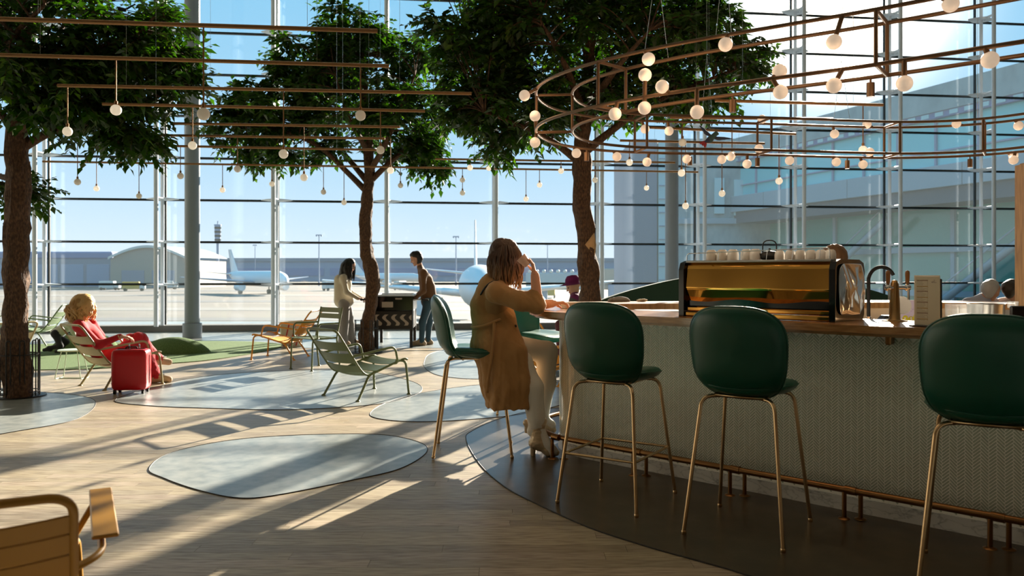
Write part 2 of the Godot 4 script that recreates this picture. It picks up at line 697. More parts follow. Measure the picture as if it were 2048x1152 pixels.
# ---------------------------------------------------------------- room shell
func room() -> void:
	var mb := MB.new()
	mb.box(Vector3(0.5, -0.16, -5.5), Vector3(40, 0.28, 34))
	var floor_node: Node3D = tag(done(mb, "floor", M.concrete), "wood and pale concrete lounge floor", "", "", "structure")
	planks(floor_node)
	islands(floor_node)
	var wdir := Vector3(cos(WALL_A), 0, -sin(WALL_A))
	var wn := Vector3(sin(WALL_A), 0, cos(WALL_A))
	mb = MB.new()
	mb.box(Vector3(0.5, 9.75, -4.5), Vector3(40, 0.3, 36))
	tag(done(mb, "ceiling", M.ceiling_white), "white ceiling of the hall", "", "", "structure")
	for a in [["wall_left", Vector3(-18.5, 4.7, -4.5), Vector3(0.3, 9.8, 36)], ["wall_right", Vector3(19.5, 4.7, -4.5), Vector3(0.3, 9.8, 36)], ["wall_back", Vector3(0.5, 4.7, 11.5), Vector3(40, 9.8, 0.3)]]:
		mb = MB.new()
		mb.box(a[1], a[2])
		tag(done(mb, a[0], M.oak_panel if a[0] == "wall_back" else M.plaster), "plain wall of the hall outside the view", "", "", "structure")
	# kerb under the glass
	var w := Node3D.new()
	w.name = "baseboard_front"
	w.position = Vector3(0, 0, -WALL_D)
	w.rotation.y = WALL_A
	add_child(w)
	tag(w, "low grey stone kerb along the foot of the glass wall", "", "", "structure")
	for i in 16:
		mb = MB.new()
		mb.box(Vector3(-19.0 + 2.549 * i, 0.075, 0.12), Vector3(2.535, 0.15, 0.46), 0.012)
		done(mb, "kerb_stone", M.kerb_stone, w)


func planks(floor_node: Node3D) -> void:
	# boards 10 cm wide laid along x; the nearest ones singly, the far ones joined
	var lens := [0.9, 1.2, 1.5, 1.9]
	var meshes := {}
	for li in 4:
		for mi in 7:
			var mb := MB.new()
			mb.box(Vector3(0, -0.01, 0), Vector3(lens[li] - 0.0016, 0.02, 0.0985))
			meshes[li * 7 + mi] = mb.mesh(M["plank_%d" % mi])
	rng.seed = 77
	var singles := []
	var rest := []
	var d := 1.6
	while d < 16.6:
		var x := -9.5 + rng.randf() * 1.5
		while x < 9.0:
			var li := rng.randi() % 4
			var ce := Vector3(x + lens[li] / 2, 0, -d)
			var mi := rng.randi() % 7
			var l: float = x / d * F + 1024
			var r: float = (x + lens[li]) / d * F + 1024
			var y := E / d * F + HZ
			var seen := r > 0 and l < 1010 + maxf(0.0, y - 930) * 2.6 and y < 1170
			if seen and singles.size() < 300:
				singles.append([ce, li, mi])
			elif r > -300 and l < 2350:
				rest.append([ce, li, mi])
			x += lens[li]
		d += 0.1
	for s in singles:
		inst(meshes[s[1] * 7 + s[2]], "plank", Transform3D(Basis(), s[0]), floor_node)
	var joined := []
	for mi in 7:
		joined.append(MB.new())
	for s in rest:
		var mb: MB = joined[s[2]]
		var h := Vector3(lens[s[1]] / 2 - 0.001, 0, 0.0493)
		var c: Vector3 = s[0]
		mb.face([c + Vector3(-h.x, 0, h.z), c + Vector3(h.x, 0, h.z), c + Vector3(h.x, 0, -h.z), c + Vector3(-h.x, 0, -h.z)])
		mb.face([c + Vector3(-h.x, -0.01, h.z), c + Vector3(h.x, -0.01, h.z), c + Vector3(h.x, 0, h.z), c + Vector3(-h.x, 0, h.z)])
	var am := ArrayMesh.new()
	for mi in 7:
		var one: ArrayMesh = joined[mi].mesh(M["plank_%d" % mi])
		am.add_surface_from_arrays(Mesh.PRIMITIVE_TRIANGLES, one.surface_get_arrays(0))
		am.surface_set_material(mi, M["plank_%d" % mi])
	tag(inst(am, "planks", Transform3D(), floor_node), "", "", "", "stuff")


func ring2(px: Array) -> PackedVector2Array:
	var pts := []
	for q in px:
		var f := fl(q[0], q[1])
		pts.append(Vector2(f.x, f.z))
	return PackedVector2Array(smooth3(pts, 7, true))


func inlay(called: String, poly: PackedVector2Array, m: Material, parent: Node3D, label := "", top := 0.003) -> void:
	var mb := MB.new()
	mb.prism(poly, -0.012, top, false)
	var o := done(mb, called, m, parent)
	if label:
		o.set_meta("label", label)
	var path := []
	for q in poly:
		path.append(Vector3(q.x, top, q.y))
	mb = MB.new()
	mb.tube(path, 0.0036, 5, false, true)
	done(mb, "joint", M.joint_black, o)


func islands(fn: Node3D) -> void:
	inlay("concrete_island", ring2([[298, 938], [345, 905], [470, 880], [620, 870], [760, 870], [838, 885], [853, 905], [800, 938], [700, 962], [560, 990], [480, 997], [400, 982], [330, 958]]), M.concrete, fn, "pebble-shaped concrete inlay in the middle of the boards")
	inlay("concrete_island", ring2([[740, 828], [775, 805], [850, 785], [960, 770], [1080, 765], [1180, 775], [1150, 800], [1060, 826], [960, 838], [850, 844], [770, 840]]), M.concrete, fn, "concrete inlay beside the bar stool")
	inlay("concrete_island", ring2([[230, 800], [330, 770], [420, 752], [560, 742], [720, 742], [820, 762], [843, 782], [790, 803], [700, 814], [560, 820], [420, 817], [300, 812]]), M.concrete, fn, "long concrete inlay under the lounge chairs")
	inlay("concrete_island", ring2([[-420, 850], [-300, 800], [-60, 780], [90, 785], [175, 795], [190, 812], [150, 840], [40, 862], [-120, 885], [-330, 890]]), M.concrete, fn, "concrete inlay round the foot of the tree")
	inlay("concrete_island", ring2([[848, 725], [868, 705], [950, 692], [1080, 688], [1250, 692], [1330, 715], [1200, 745], [1000, 758], [900, 755], [858, 743]]), M.concrete, fn, "concrete inlay behind the bar stools")
	# apron of the bar: follows the bar about 1.3 m out
	var outer := []
	for q in [[932, 880], [945, 862], [1000, 838], [1080, 820], [1180, 812]]:
		outer.append(Vector2(fl(q[0], q[1]).x, fl(q[0], q[1]).z))
	var o2 := []
	for q in [[932, 880], [960, 930], [1010, 975], [1080, 1012], [1180, 1057], [1300, 1096], [1440, 1135], [1580, 1175]]:
		o2.append(Vector2(fl(q[0], q[1]).x, fl(q[0], q[1]).z))
	o2.reverse()
	o2.pop_back()
	var all: Array = [Vector2(4.2, -1.9), Vector2(2.2, -2.6)] + o2 + outer
	var poly := PackedVector2Array(smooth3(all, 7))
	poly.append(Vector2(5.5, -9.0))
	poly.append(Vector2(7.5, -6.0))
	poly.append(Vector2(6.5, -1.9))
	inlay("bar_apron", poly, M.bar_concrete, fn, "dark brown concrete apron round the bar", 0.004)
	# pale stone strip along the glass wall
	var strip := PackedVector2Array([Vector2(-17, -14.6), Vector2(-9, -14.9), Vector2(-3, -14.2), Vector2(4, -14.6), Vector2(16, -17.0), Vector2(16, -21.2), Vector2(-17, -17.2)])
	inlay("window_strip", strip, M.concrete, fn, "pale concrete strip along the glass wall", 0.002)
	# artificial turf with two mounds
	var turf := PackedVector2Array(ring2([[-200, 720], [-60, 745], [70, 741], [190, 738], [300, 730], [400, 723], [480, 712], [552, 698], [560, 689], [500, 684], [400, 683], [250, 685], [60, 690], [-150, 700]]))
	var mb := MB.new()
	mb.prism(turf, -0.01, 0.012, false)
	var t := done(mb, "turf", M.turf)
	tag(t, "green artificial turf island with low mounds", "turf", "", "stuff")
	for m in [[348, 706, 0.62, 0.34, 0.27], [170, 702, 0.60, 0.35, 0.36]]:
		var c := fl(m[0], m[1])
		var mo := thing("turf_mound", ["small round green turf mound near the grey column", "larger green turf mound with the child leaning on it"][0 if m[0] == 348 else 1], "mound", c)
		mb = MB.new()
		var pr := []
		for i in 12:
			var a := float(i) / 11
			pr.append(Vector2(maxf(cos(a * PI / 2), 0.001), sin(a * PI / 2) ** 1.5))
		mb.xf = Transform3D(Basis.from_scale(Vector3(m[2], m[4], m[3])), Vector3.ZERO)
		mb.lathe(pr, Vector3.ZERO, 32)
		done(mb, "turf_cover", M.turf, mo)


# ---------------------------------------------------------------- glass wall
func glass_wall() -> void:
	var w := Node3D.new()
	w.name = "window_1"
	w.position = Vector3(0, 0, -WALL_D)
	w.rotation.y = WALL_A
	add_child(w)
	tag(w, "tall glass curtain wall on white tube mullions", "", "", "structure")
	var t0 := -10.66
	var W := 2.549
	var k0 := -3
	var k1 := 11
	var mt := MB.new()
	mt.cyl(Vector3(0, 0.15, 0), Vector3(0, 9.6, 0), 0.05, 10)
	var m_big := mt.mesh(M.white_metal)
	mt = MB.new()
	mt.cyl(Vector3(0, 0.15, 0), Vector3(0, 9.6, 0), 0.042, 10)
	var m_small := mt.mesh(M.white_metal)
	mt = MB.new()
	mt.box(Vector3(0, 4.87, 0), Vector3(0.045, 9.44, 0.05))
	var m_joint := mt.mesh(M.dark_joint)
	mt = MB.new()
	mt.box(Vector3.ZERO, Vector3(W - 0.03, 0.05, 0.07), 0.006)
	var m_tr := mt.mesh(M.dark_joint)
	# lens-shaped bracket plate at every crossing
	mt = MB.new()
	var rows := []
	for s in [-1.0, 1.0]:
		var row := []
		for i in 17:
			var a := TAU * i / 16.0
			var x := 0.36 * cos(a)
			row.append(Vector3(x, s * 0.028 * (1.0 - absf(cos(a)) * 0.8), 0.22 * sin(a) * (1.0 - 0.55 * absf(cos(a)))))
		rows.append(row)
	mt.grid([rows[1], rows[0]], false)
	var top: Array = rows[1].slice(0, 16)
	top.reverse()
	mt.face(top)
	mt.face(rows[0].slice(0, 16))
	var m_plate := mt.mesh(M.white_metal)
	mt = MB.new()
	mt.tube([Vector3(0, 0, 0.70), Vector3(0, 0, 0.02)], [0.02, 0.028], 8)
	mt.tube([Vector3(0, 0.0, 0.70), Vector3(0.1, -0.01, 0.25)], [0.016, 0.03], 6)
	var m_arm := mt.mesh(M.white_metal)
	var quad := MB.new()
	quad.face([Vector3(-W / 2 + 0.012, -0.47, 0), Vector3(W / 2 - 0.012, -0.47, 0), Vector3(W / 2 - 0.012, 0.47, 0), Vector3(-W / 2 + 0.012, 0.47, 0)])
	var m_pane := quad.mesh(M.glass)
	for k in range(k0, k1 + 1):
		var t := t0 + W * k
		inst(m_joint, "joint_seal", Transform3D(Basis(), Vector3(t, 0, 0.0)), w)
		inst(m_small, "mullion_tube", Transform3D(Basis(), Vector3(t, 0, 0.24)), w)
		inst(m_big, "mullion_tube", Transform3D(Basis(), Vector3(t, 0, 0.70)), w)
		for r in 9:
			var h := 1.09 + 0.98 * r
			inst(m_plate, "bracket_plate", Transform3D(Basis(), Vector3(t, h, 0.22)), w)
			inst(m_arm, "bracket_arm", Transform3D(Basis(), Vector3(t, h, 0.0)), w)
		if k < k1:
			for r in 10:
				var h := 1.09 + 0.98 * (r - 1)
				if r > 0:
					inst(m_tr, "transom", Transform3D(Basis(), Vector3(t + W / 2, h, 0)), w)
				inst(m_pane, "glass_pane", Transform3D(Basis(), Vector3(t + W / 2, h + 0.49, -0.005)), w)
	# two round grey columns inside the glass
	for q in [[384.5, 676, "round grey steel column between the lounge chairs and the glass"], [1343.5, 0, "round grey steel column behind the coffee machine"]]:
		var pos := fl(q[0], q[1]) if q[1] > 0 else at(q[0], 0, 18.1) * Vector3(1, 0, 1)
		var c := thing("steel_column", q[2], "column", pos)
		mt = MB.new()
		mt.cyl(Vector3(0, 0, 0), Vector3(0, 9.6, 0), 0.15, 28)
		done(mt, "shaft", M.column_grey, c)
		mt = MB.new()
		mt.lathe([Vector2(0.19, 0), Vector2(0.19, 0.3), Vector2(0.185, 0.31), Vector2(0.151, 0.31)], Vector3.ZERO, 28)
		done(mt, "base_sleeve", M.column_grey, c)
		mt = MB.new()
		mt.lathe([Vector2(0.156, 6.0), Vector2(0.156, 6.03)], Vector3.ZERO, 28)
		done(mt, "collar_ring", M.column_grey, c)


# ---------------------------------------------------------------- outside
const GY := -4.0     # level of the apron outside


func outside() -> void:
	var mb := MB.new()
	mb.box(Vector3(0, GY - 0.5, -1020.0), Vector3(4000, 1.0, 2000))
	var ground := done(mb, "ground", M.tarmac)
	tag(ground, "beige and grey airport apron outside the glass", "", "", "structure")
	for b in [[92, 6, 0], [118, 9, 1], [150, 10, 0], [190, 12, 1], [240, 14, 0], [300, 20, 1]]:
		mb = MB.new()
		mb.box(Vector3(-60, GY + 0.01, -b[0]), Vector3(420, 0.04, b[1]))
		done(mb, "taxiway_strip", M.tarmac_pale if b[2] else M.tarmac_dark, ground)
	hangars()
	tower()
	for q in [[638, 470, 330.0], [510, 490, 500.0], [912, 473, 330.0], [1095, 488, 420.0]]:
		light_mast(at(q[0], 546, q[2]), E - (q[1] - HZ) / F * q[2] - GY)
	aircraft(Vector3(-66, GY, -205), 0.70, 1.0, "white airliner parked beside the grey hangars, near the control tower", 1)
	aircraft(Vector3(-3.8, GY, -88), 0.063, 1.05, "white airliner nosing up to the glass, tall fin behind the coffee drinker", 0)
	aircraft(Vector3(-52, GY, -330), 1.2, 0.9, "small distant white airliner behind the football table", 2)
	for q in [[215, 570, 250, 0], [262, 572, 235, 1], [330, 570, 262, 0], [660, 573, 240, 0], [800, 572, 250, 0], [1100, 566, 170, 1], [30, 571, 260, 0]]:
		truck(at(q[0], 546, q[2]) * Vector3(1, 0, 1) + Vector3(0, GY, 0), q[3])
	pier()


var truck_words := ["white airport van by the long hangar wall", "yellow airport truck before the arched hangar", "white airport van at the arched hangar door", "white airport van left of the football table", "white airport van right of the football table", "yellow airport truck beside the jetty", "white airport van behind the first tree trunk"]
var truck_n := 0


func truck(pos: Vector3, kind: int) -> void:
	var t := thing("airport_truck", truck_words[truck_n], "truck", pos, 0.3 * truck_n)
	truck_n += 1
	var mb := MB.new()
	mb.box(Vector3(0, 1.7, 0), Vector3(4.6, 2.2, 2.1), 0.12)
	done(mb, "cargo_box", M.truck_yellow if kind else M.truck_white, t)
	mb = MB.new()
	mb.box(Vector3(3.1, 1.35, 0), Vector3(1.6, 1.6, 2.0), 0.25)
	done(mb, "cab", M.truck_white, t)
	mb = MB.new()
	mb.box(Vector3(3.55, 1.75, 0), Vector3(0.75, 0.55, 2.03), 0.1)
	done(mb, "windscreen", M.dark_glass, t)
	for x in [-1.5, 3.0]:
		for z in [-0.95, 0.95]:
			mb = MB.new()
			mb.cyl(Vector3(x, 0.45, z - 0.14), Vector3(x, 0.45, z + 0.14), 0.45, 14)
			done(mb, "wheel", M.rubber, t)


func hangars() -> void:
	# long shed with a blue-grey roof on the left, an arched hall, a far low terminal
	var d := 300.0
	var t := thing("long_hangar", "long dark grey hangar with a blue roof behind the seated woman", "building", at(-60, 546, d) * Vector3(1, 0, 1) + Vector3(0, GY, 0))
	var mb := MB.new()
	var x0 := at(-240, 0, d).x
	var x1 := at(222, 0, d).x
	mb = wmb(t)
	mb.box(Vector3((x0 + x1) / 2, GY + 5.4, -d - 25), Vector3(x1 - x0, 10.8, 50))
	done(mb, "wall", M.hangar_wall, t)
	mb = wmb(t)
	mb.box(Vector3((x0 + x1) / 2, GY + 12.0, -d - 25), Vector3(x1 - x0 + 1, 2.8, 51), 0.5)
	done(mb, "roof", M.hangar_roof, t)
	for i in 9:
		mb = wmb(t)
		mb.box(Vector3(lerpf(x0, x1, (i + 0.5) / 9), GY + 4.4, -d + 0.1), Vector3((x1 - x0) / 9 - 1.2, 8.4, 0.3), 0.05)
		done(mb, "sliding_door", M.tower_grey, t)
	d = 285.0
	t = thing("arched_hangar", "beige hangar with a white arched roof beside the column", "building", at(300, 546, d) * Vector3(1, 0, 1) + Vector3(0, GY, 0))
	x0 = at(221, 0, d).x
	x1 = at(372, 0, d).x
	mb = wmb(t)
	mb.box(Vector3((x0 + x1) / 2, GY + 5.0, -d - 20), Vector3(x1 - x0, 10.0, 40))
	done(mb, "wall", M.hangar_end, t)
	mb = wmb(t)
	var up := []
	var lw := []
	for i in 17:
		var s := float(i) / 16
		var h := 10.2 + 4.2 * sin(s * PI)
		up.append(Vector3(lerpf(x0 - 0.6, x1 + 0.6, s), GY + h + 0.9, -d + 0.8))
		lw.append(Vector3(lerpf(x0 - 0.6, x1 + 0.6, s), GY + h, -d + 0.8))
	var up2 := up.map(func(q): return q - Vector3(0, 0, 41))
	mb.grid([lw, up])
	mb.grid([up, up2])
	done(mb, "arched_roof", M.truck_white, t)
	mb = wmb(t)
	var gable := [Vector3(x0, GY + 10, -d + 0.02)] + lw.map(func(q): return Vector3(clampf(q.x, x0, x1), q.y, -d + 0.02)) + [Vector3(x1, GY + 10, -d + 0.02)]
	gable.reverse()
	mb.face(gable)
	done(mb, "gable", M.hangar_end, t)
	for i in 2:
		mb = wmb(t)
		mb.box(Vector3(lerpf(x0, x1, 0.3 + 0.4 * i), GY + 3.2, -d + 0.1), Vector3((x1 - x0) * 0.3, 6.2, 0.3), 0.05)
		done(mb, "sliding_door", M.hangar_wall, t)
	d = 520.0
	t = thing("far_terminal", "long low blue-grey terminal along the horizon", "building", at(800, 546, d) * Vector3(1, 0, 1) + Vector3(0, GY, 0))
	x0 = at(372, 0, d).x
	x1 = at(1500, 0, d).x
	mb = wmb(t)
	mb.box(Vector3((x0 + x1) / 2, GY + 7.0, -d - 20), Vector3(x1 - x0, 14.0, 40))
	done(mb, "wall", M.tower_grey, t)
	mb = wmb(t)
	mb.box(Vector3((x0 + x1) / 2, GY + 14.0, -d - 20), Vector3(x1 - x0 + 2, 2.2, 42))
	done(mb, "roof_band", M.hangar_wall, t)
	for i in 12:
		mb = wmb(t)
		mb.box(Vector3(lerpf(x0, x1, (i + 0.5) / 12), GY + 6.0, -d + 0.2), Vector3((x1 - x0) / 12 - 4, 5.0, 0.6))
		done(mb, "window_band", M.hangar_roof, t)


func tower() -> void:
	var d := 430.0
	var t := thing("control_tower", "slim blue-grey airport control tower on the skyline", "tower", at(435.5, 546, d) * Vector3(1, 0, 1) + Vector3(0, GY, 0))
	var u := d / F
	var mb := MB.new()
	mb.lathe([Vector2(2.6 * u, 0), Vector2(2.6 * u, -GY + E + 58 * u), Vector2(3.2 * u, -GY + E + 60 * u)], Vector3.ZERO, 12)
	done(mb, "shaft", M.tower_grey, t)
	mb = MB.new()
	var b := -GY + E + 60 * u
	mb.lathe([Vector2(0.1, b), Vector2(5.5 * u, b), Vector2(6.5 * u, b + 34 * u), Vector2(7.2 * u, b + 35 * u), Vector2(7.2 * u, b + 37 * u), Vector2(0.1, b + 37 * u)], Vector3.ZERO, 12)
	done(mb, "cab", M.tower_grey, t)
	for i in 4:
		mb = MB.new()
		mb.lathe([Vector2((5.9 + 0.2 * i) * u, b + (4 + 8 * i) * u), Vector2((6.2 + 0.2 * i) * u, b + (8 + 8 * i) * u)], Vector3.ZERO, 12)
		done(mb, "window_ring", M.dark_glass, t)
	mb = MB.new()
	mb.cyl(Vector3(0, b + 37 * u, 0), Vector3(0, b + 44 * u, 0), 0.3, 6)
	done(mb, "antenna", M.tower_grey, t)
	mb = MB.new()
	mb.box(Vector3(0, -GY + E + 14 * u, 0), Vector3(11 * u, 1.5 * u, 4 * u))
	done(mb, "balcony", M.tower_grey, t)
	mb = MB.new()
	mb.lathe([Vector2(17 * u, 0), Vector2(16 * u, 14 * u), Vector2(10 * u, 20 * u), Vector2(0.1, 21 * u)], Vector3.ZERO, 12)
	done(mb, "base_building", M.hangar_wall, t)


var mast_n := 0


func light_mast(pos: Vector3, h: float) -> void:
	var t := thing("light_mast", ["tall floodlight mast between the column and the second tree", "thin distant floodlight mast near the control tower", "floodlight mast behind the airliner's fin", "thin distant floodlight mast by the jetty"][mast_n], "mast", pos * Vector3(1, 0, 1) + Vector3(0, GY, 0))
	mast_n += 1
	var mb := MB.new()
	mb.tube([Vector3.ZERO, Vector3(0, h, 0)], [0.35, 0.15], 6)
	done(mb, "pole", M.tower_grey, t)
	mb = MB.new()
	mb.box(Vector3(0, h, 0), Vector3(2.6, 0.35, 0.5))
	done(mb, "crossbar", M.tower_grey, t)
	for x in [-1.0, 0.0, 1.0]:
		mb = MB.new()
		mb.box(Vector3(x, h - 0.35, 0.1), Vector3(0.6, 0.5, 0.4), 0.05)
		done(mb, "floodlight", M.tower_grey, t)


func wing(mb: MB, a: Vector3, b: Vector3, ca: float, cb: float, ta: float, tb: float, fwd: Vector3, up: Vector3) -> void:
	var rows := []
	for q in [[a, ca, ta], [b, cb, tb]]:
		var row := []
		for s in [[0.5, 0.0], [0.3, 0.5], [-0.1, 0.45], [-0.5, 0.0], [-0.1, -0.35], [0.3, -0.4]]:
			row.append(q[0] + fwd * q[1] * s[0] + up * q[2] * s[1])
		rows.append(row)
	mb.grid(rows, true)
	mb.grid([rows[1], rows[0]], true)
	mb.face(rows[1])


func aircraft(pos: Vector3, turn: float, s: float, label: String, kind: int) -> void:
	# nose towards local +z
	var t := thing("airliner", label, "aircraft", pos, turn)
	var sb := Basis.from_scale(Vector3.ONE * s)
	var nb := func() -> MB:
		var m := MB.new()
		m.xf = Transform3D(sb, Vector3.ZERO)
		return m
	var mb: MB = nb.call()
	var path := []
	var rad := []
	for q in [[-18.5, 5.2, 0.15], [-16, 4.9, 0.8], [-12, 4.3, 1.6], [-8, 3.9, 1.98], [0, 3.9, 1.98], [10, 3.9, 1.98], [14, 3.88, 1.95], [16.2, 3.75, 1.6], [17.8, 3.5, 1.0], [18.6, 3.35, 0.4], [18.8, 3.3, 0.05]]:
		path.append(Vector3(0, q[1], q[0]))
		rad.append(q[2])
	mb.tube(path, rad, 24)
	done(mb, "fuselage", M.aircraft_white, t)
	for sg in [-1.0, 1.0]:
		mb = nb.call()
		wing(mb, Vector3(sg * 1.5, 3.0, 1.0), Vector3(sg * 17, 4.3, -5.5), 6.4, 1.6, 0.9, 0.2, Vector3(0, 0, 1), Vector3.UP)
		done(mb, "wing", M.aircraft_grey if kind == 1 else M.aircraft_white, t)
		mb = nb.call()
		wing(mb, Vector3(sg * 0.8, 5.0, -15.0), Vector3(sg * 6.2, 5.6, -17.6), 3.6, 1.4, 0.4, 0.15, Vector3(0, 0, 1), Vector3.UP)
		done(mb, "tailplane", M.aircraft_white, t)
		mb = nb.call()
		mb.tube([Vector3(sg * 5.7, 1.9, 5.6), Vector3(sg * 5.7, 1.9, 5.2), Vector3(sg * 5.7, 1.9, 2.6), Vector3(sg * 5.7, 2.0, 1.2)], [0.95, 1.08, 1.0, 0.45], 18)
		done(mb, "engine", M.aircraft_white, t)
		mb = nb.call()
		mb.cyl(Vector3(sg * 3.8, 2.5, -0.5), Vector3(sg * 3.8, 0.5, -0.5), 0.14, 8)
		mb.cyl(Vector3(sg * 3.8 - 0.4, 0.55, -0.5), Vector3(sg * 3.8 + 0.4, 0.55, -0.5), 0.55, 14)
		done(mb, "main_gear", M.rubber, t)
	mb = nb.call()
	wing(mb, Vector3(0, 5.2, -14.0), Vector3(0, 11.8, -17.8), 5.6, 2.0, 0.45, 0.2, Vector3(0, 0, 1), Vector3(1, 0, 0))
	done(mb, "tail_fin", M.aircraft_white, t)
	mb = nb.call()
	mb.cyl(Vector3(0, 2.2, 14), Vector3(0, 0.4, 14), 0.1, 8)
	mb.cyl(Vector3(-0.25, 0.4, 14), Vector3(0.25, 0.4, 14), 0.4, 12)
	done(mb, "nose_gear", M.rubber, t)
	for sg in [-1.0, 1.0]:
		for i in 3:
			mb = nb.call()
			mb.box(Vector3(sg * (0.3 + 0.42 * i), 4.62 - 0.06 * i, 16.75 - 0.3 * i), Vector3(0.36, 0.42, 0.25), 0.06)
			done(mb, "cockpit_window", M.dark_glass, t)


func pier() -> void:
	# wing of the terminal running away from the right edge, then a cross block at its end
	var a := Vector2(30.2, 42.0)      # (x, depth) of the near end of the facade
	var b := Vector2(19.9, 71.0)
	var dirv := (b - a).normalized()
	var L := a.distance_to(b)
	var t := thing("pier_building", "grey concrete and glass pier building with a raised walkway, right of the glass wall", "building", Vector3(a.x, GY, -a.y), 0.0)
	t.rotation.y = atan2(dirv.y, dirv.x)      # local +x runs along the facade away from the camera, local +z is behind it
	var G := -GY + E
	var bx := func(called: String, x0: float, x1: float, y0: float, y1: float, z0: float, z1: float, m: Material, bev := 0.0) -> void:
		var mb := MB.new()
		mb.box(Vector3((x0 + x1) / 2, G + (y0 + y1) / 2, -(z0 + z1) / 2), Vector3(x1 - x0, y1 - y0, absf(z1 - z0)), bev)
		done(mb, called, m, t)

	bx.call("parapet", -12, L, 10.3, 12.0, -14, 0.0, M.facade_concrete)
	bx.call("lintel", -12, L, 9.9, 10.3, -13, -0.1, M.hangar_roof)
	for i in 40:
		bx.call("small_window", -11.6 + i * 1.08, -11.0 + i * 1.08, 9.98, 10.24, -0.4, -0.06, M.pale_glass)
	bx.call("gallery_wall", -12, L, 6.8, 9.9, -13, -0.5, M.aqua_glass)
	for i in 14:
		bx.call("gallery_mullion", -12 + i * 3.1, -11.85 + i * 3.1, 6.8, 9.9, -0.6, -0.36, M.tower_grey)
	bx.call("handrail", -12, L, 7.75, 7.85, -0.5, -0.3, M.tower_grey)
	for i in 9:
		bx.call("spandrel_panel", -12 + i * 4.8, -7.24 + i * 4.8, 5.4, 6.8, -1.2, 0.35, M.facade_panel, 0.03)
	bx.call("soffit", -12, L, 4.4, 5.4, -13, 0.1, M.soffit)
	bx.call("lower_wall", -12, L, -G + 0.0, 4.4, -13, -3.0, M.teal_glass)
	for i in 8:
		bx.call("lower_mullion", -11.5 + i * 5.5, -11.2 + i * 5.5, -G, 4.4, -3.2, -2.8, M.facade_panel)
	for i in 3:
		bx.call("floor_band", -12, L, -4.6 + i * 3.0, -4.2 + i * 3.0, -3.1, -2.6, M.facade_panel)
	# stair flights down the facade
	for k in 2:
		var mb := MB.new()
		var p0 := Vector3(2 + 13.0 * k, G + 3.9, 1.6)
		var p1 := Vector3(14.5 + 13.0 * k - 26.0 * (k % 2) * 0.0, G - 4.9, 1.2)
		mb.tube([p0, p1], 0.28, 4)
		mb.tube([p0 + Vector3(0, 1.0, 0), p1 + Vector3(0, 1.0, 0)], 0.06, 6)
		done(mb, "stair_flight", M.facade_panel, t)
	# cross block
	var u := thing("end_block", "pale grey block with tall window slots at the far end of the pier", "building", Vector3(14.5, GY, -71.0))
	var x0 := 10.75
	var x1 := 26.0
	var mb := wmb(u)
	mb.box(Vector3((x0 + 3.4 + x1) / 2, E + 3.3 - 0.6, -78), Vector3(x1 - x0 - 3.4, 12.0 + 5.4 + 1.2, 13.8))
	done(mb, "wall", M.facade_concrete, u)
	mb = wmb(u)
	mb.box(Vector3(x0 + 1.1, E + 3.25, -77.5), Vector3(2.2, 17.4, 13), 0.05)
	done(mb, "pillar", M.hangar_wall, u)
	mb = wmb(u)
	mb.box(Vector3(x0 + 2.75, E + 3.2, -77), Vector3(0.9, 17.2, 12))
	done(mb, "glazed_slot", M.pale_glass, u)
	for i in 12:
		mb = wmb(u)
		mb.box(Vector3(x0 + 2.75, E - 3.0 + 1.2 * i, -70.95), Vector3(0.8, 0.07, 0.12))
		done(mb, "rung", M.tower_grey, u)
	for i in 4:
		mb = wmb(u)
		mb.box(Vector3(x0 + 6.0 + 1.7 * i, E + 7.0 - 0.15 * i, -71.0), Vector3(1.0 - 0.1 * i, 3.2, 0.5), 0.04)
		done(mb, "window_slot", M.pale_glass, u)
	mb = wmb(u)
	mb.box(Vector3(x0 + 7.5, E + 4.6, -70.9), Vector3(7.0, 0.5, 0.4), 0.04)
	done(mb, "cornice", M.facade_panel, u)
	# low jetty in front
	var j := thing("boarding_jetty", "low grey boarding jetty with a row of round lamps", "jetty", at(1110, 546, 120) * Vector3(1, 0, 1) + Vector3(0, GY, 0))
	mb = wmb(j)
	var c := at(1115, 562, 120)
	mb.box(c, Vector3(9.5, 2.6, 3.0), 0.2)
	done(mb, "cabin", M.facade_panel, j)
	mb = wmb(j)
	mb.box(at(1215, 558, 128), Vector3(9.0, 3.4, 3.0), 0.2)
	done(mb, "rotunda", M.hangar_end, j)
	mb = wmb(j)
	mb.cyl(Vector3(c.x - 2, GY, c.z), Vector3(c.x - 2, c.y, c.z), 0.5, 10)
	mb.cyl(Vector3(c.x + 9, GY, c.z - 6), Vector3(c.x + 9, c.y, c.z - 6), 0.7, 10)
	done(mb, "support_leg", M.tower_grey, j)
	for i in 9:
		mb = wmb(j)
		mb.ball(c + Vector3(-4.2 + i * 1.05, 1.45, 1.3), 0.28, 8, 6)
		done(mb, "marker_lamp", M.truck_white, j)


# ---------------------------------------------------------------- bar
var wall_path: PackedVector2Array      # (x, depth) along the tiled front, from the right, round the tip, to the far side
var tip_end := 0


func bar_path() -> void:
	var o := PackedVector2Array()
	var t := 4.3
	while t > 0.2:
		o.append(Vector2(0.418 + 0.735 * t, 5.89 - 0.678 * t))
		t -= 0.05
	var c := Vector2(0.972, 6.195)
	var a := 227.3
	while a > 97.0:
		o.append(c + Vector2(cos(deg_to_rad(a)), sin(deg_to_rad(a))) * 0.6)
		a -= 3.0
	tip_end = o.size()
	for q in smooth3([Vector2(0.9, 6.79), Vector2(2.0, 6.93), Vector2(3.2, 7.10), Vector2(3.95, 6.98), Vector2(4.35, 6.6), Vector2(4.55, 6.0)], 12):
		o.append(q)
	wall_path = o


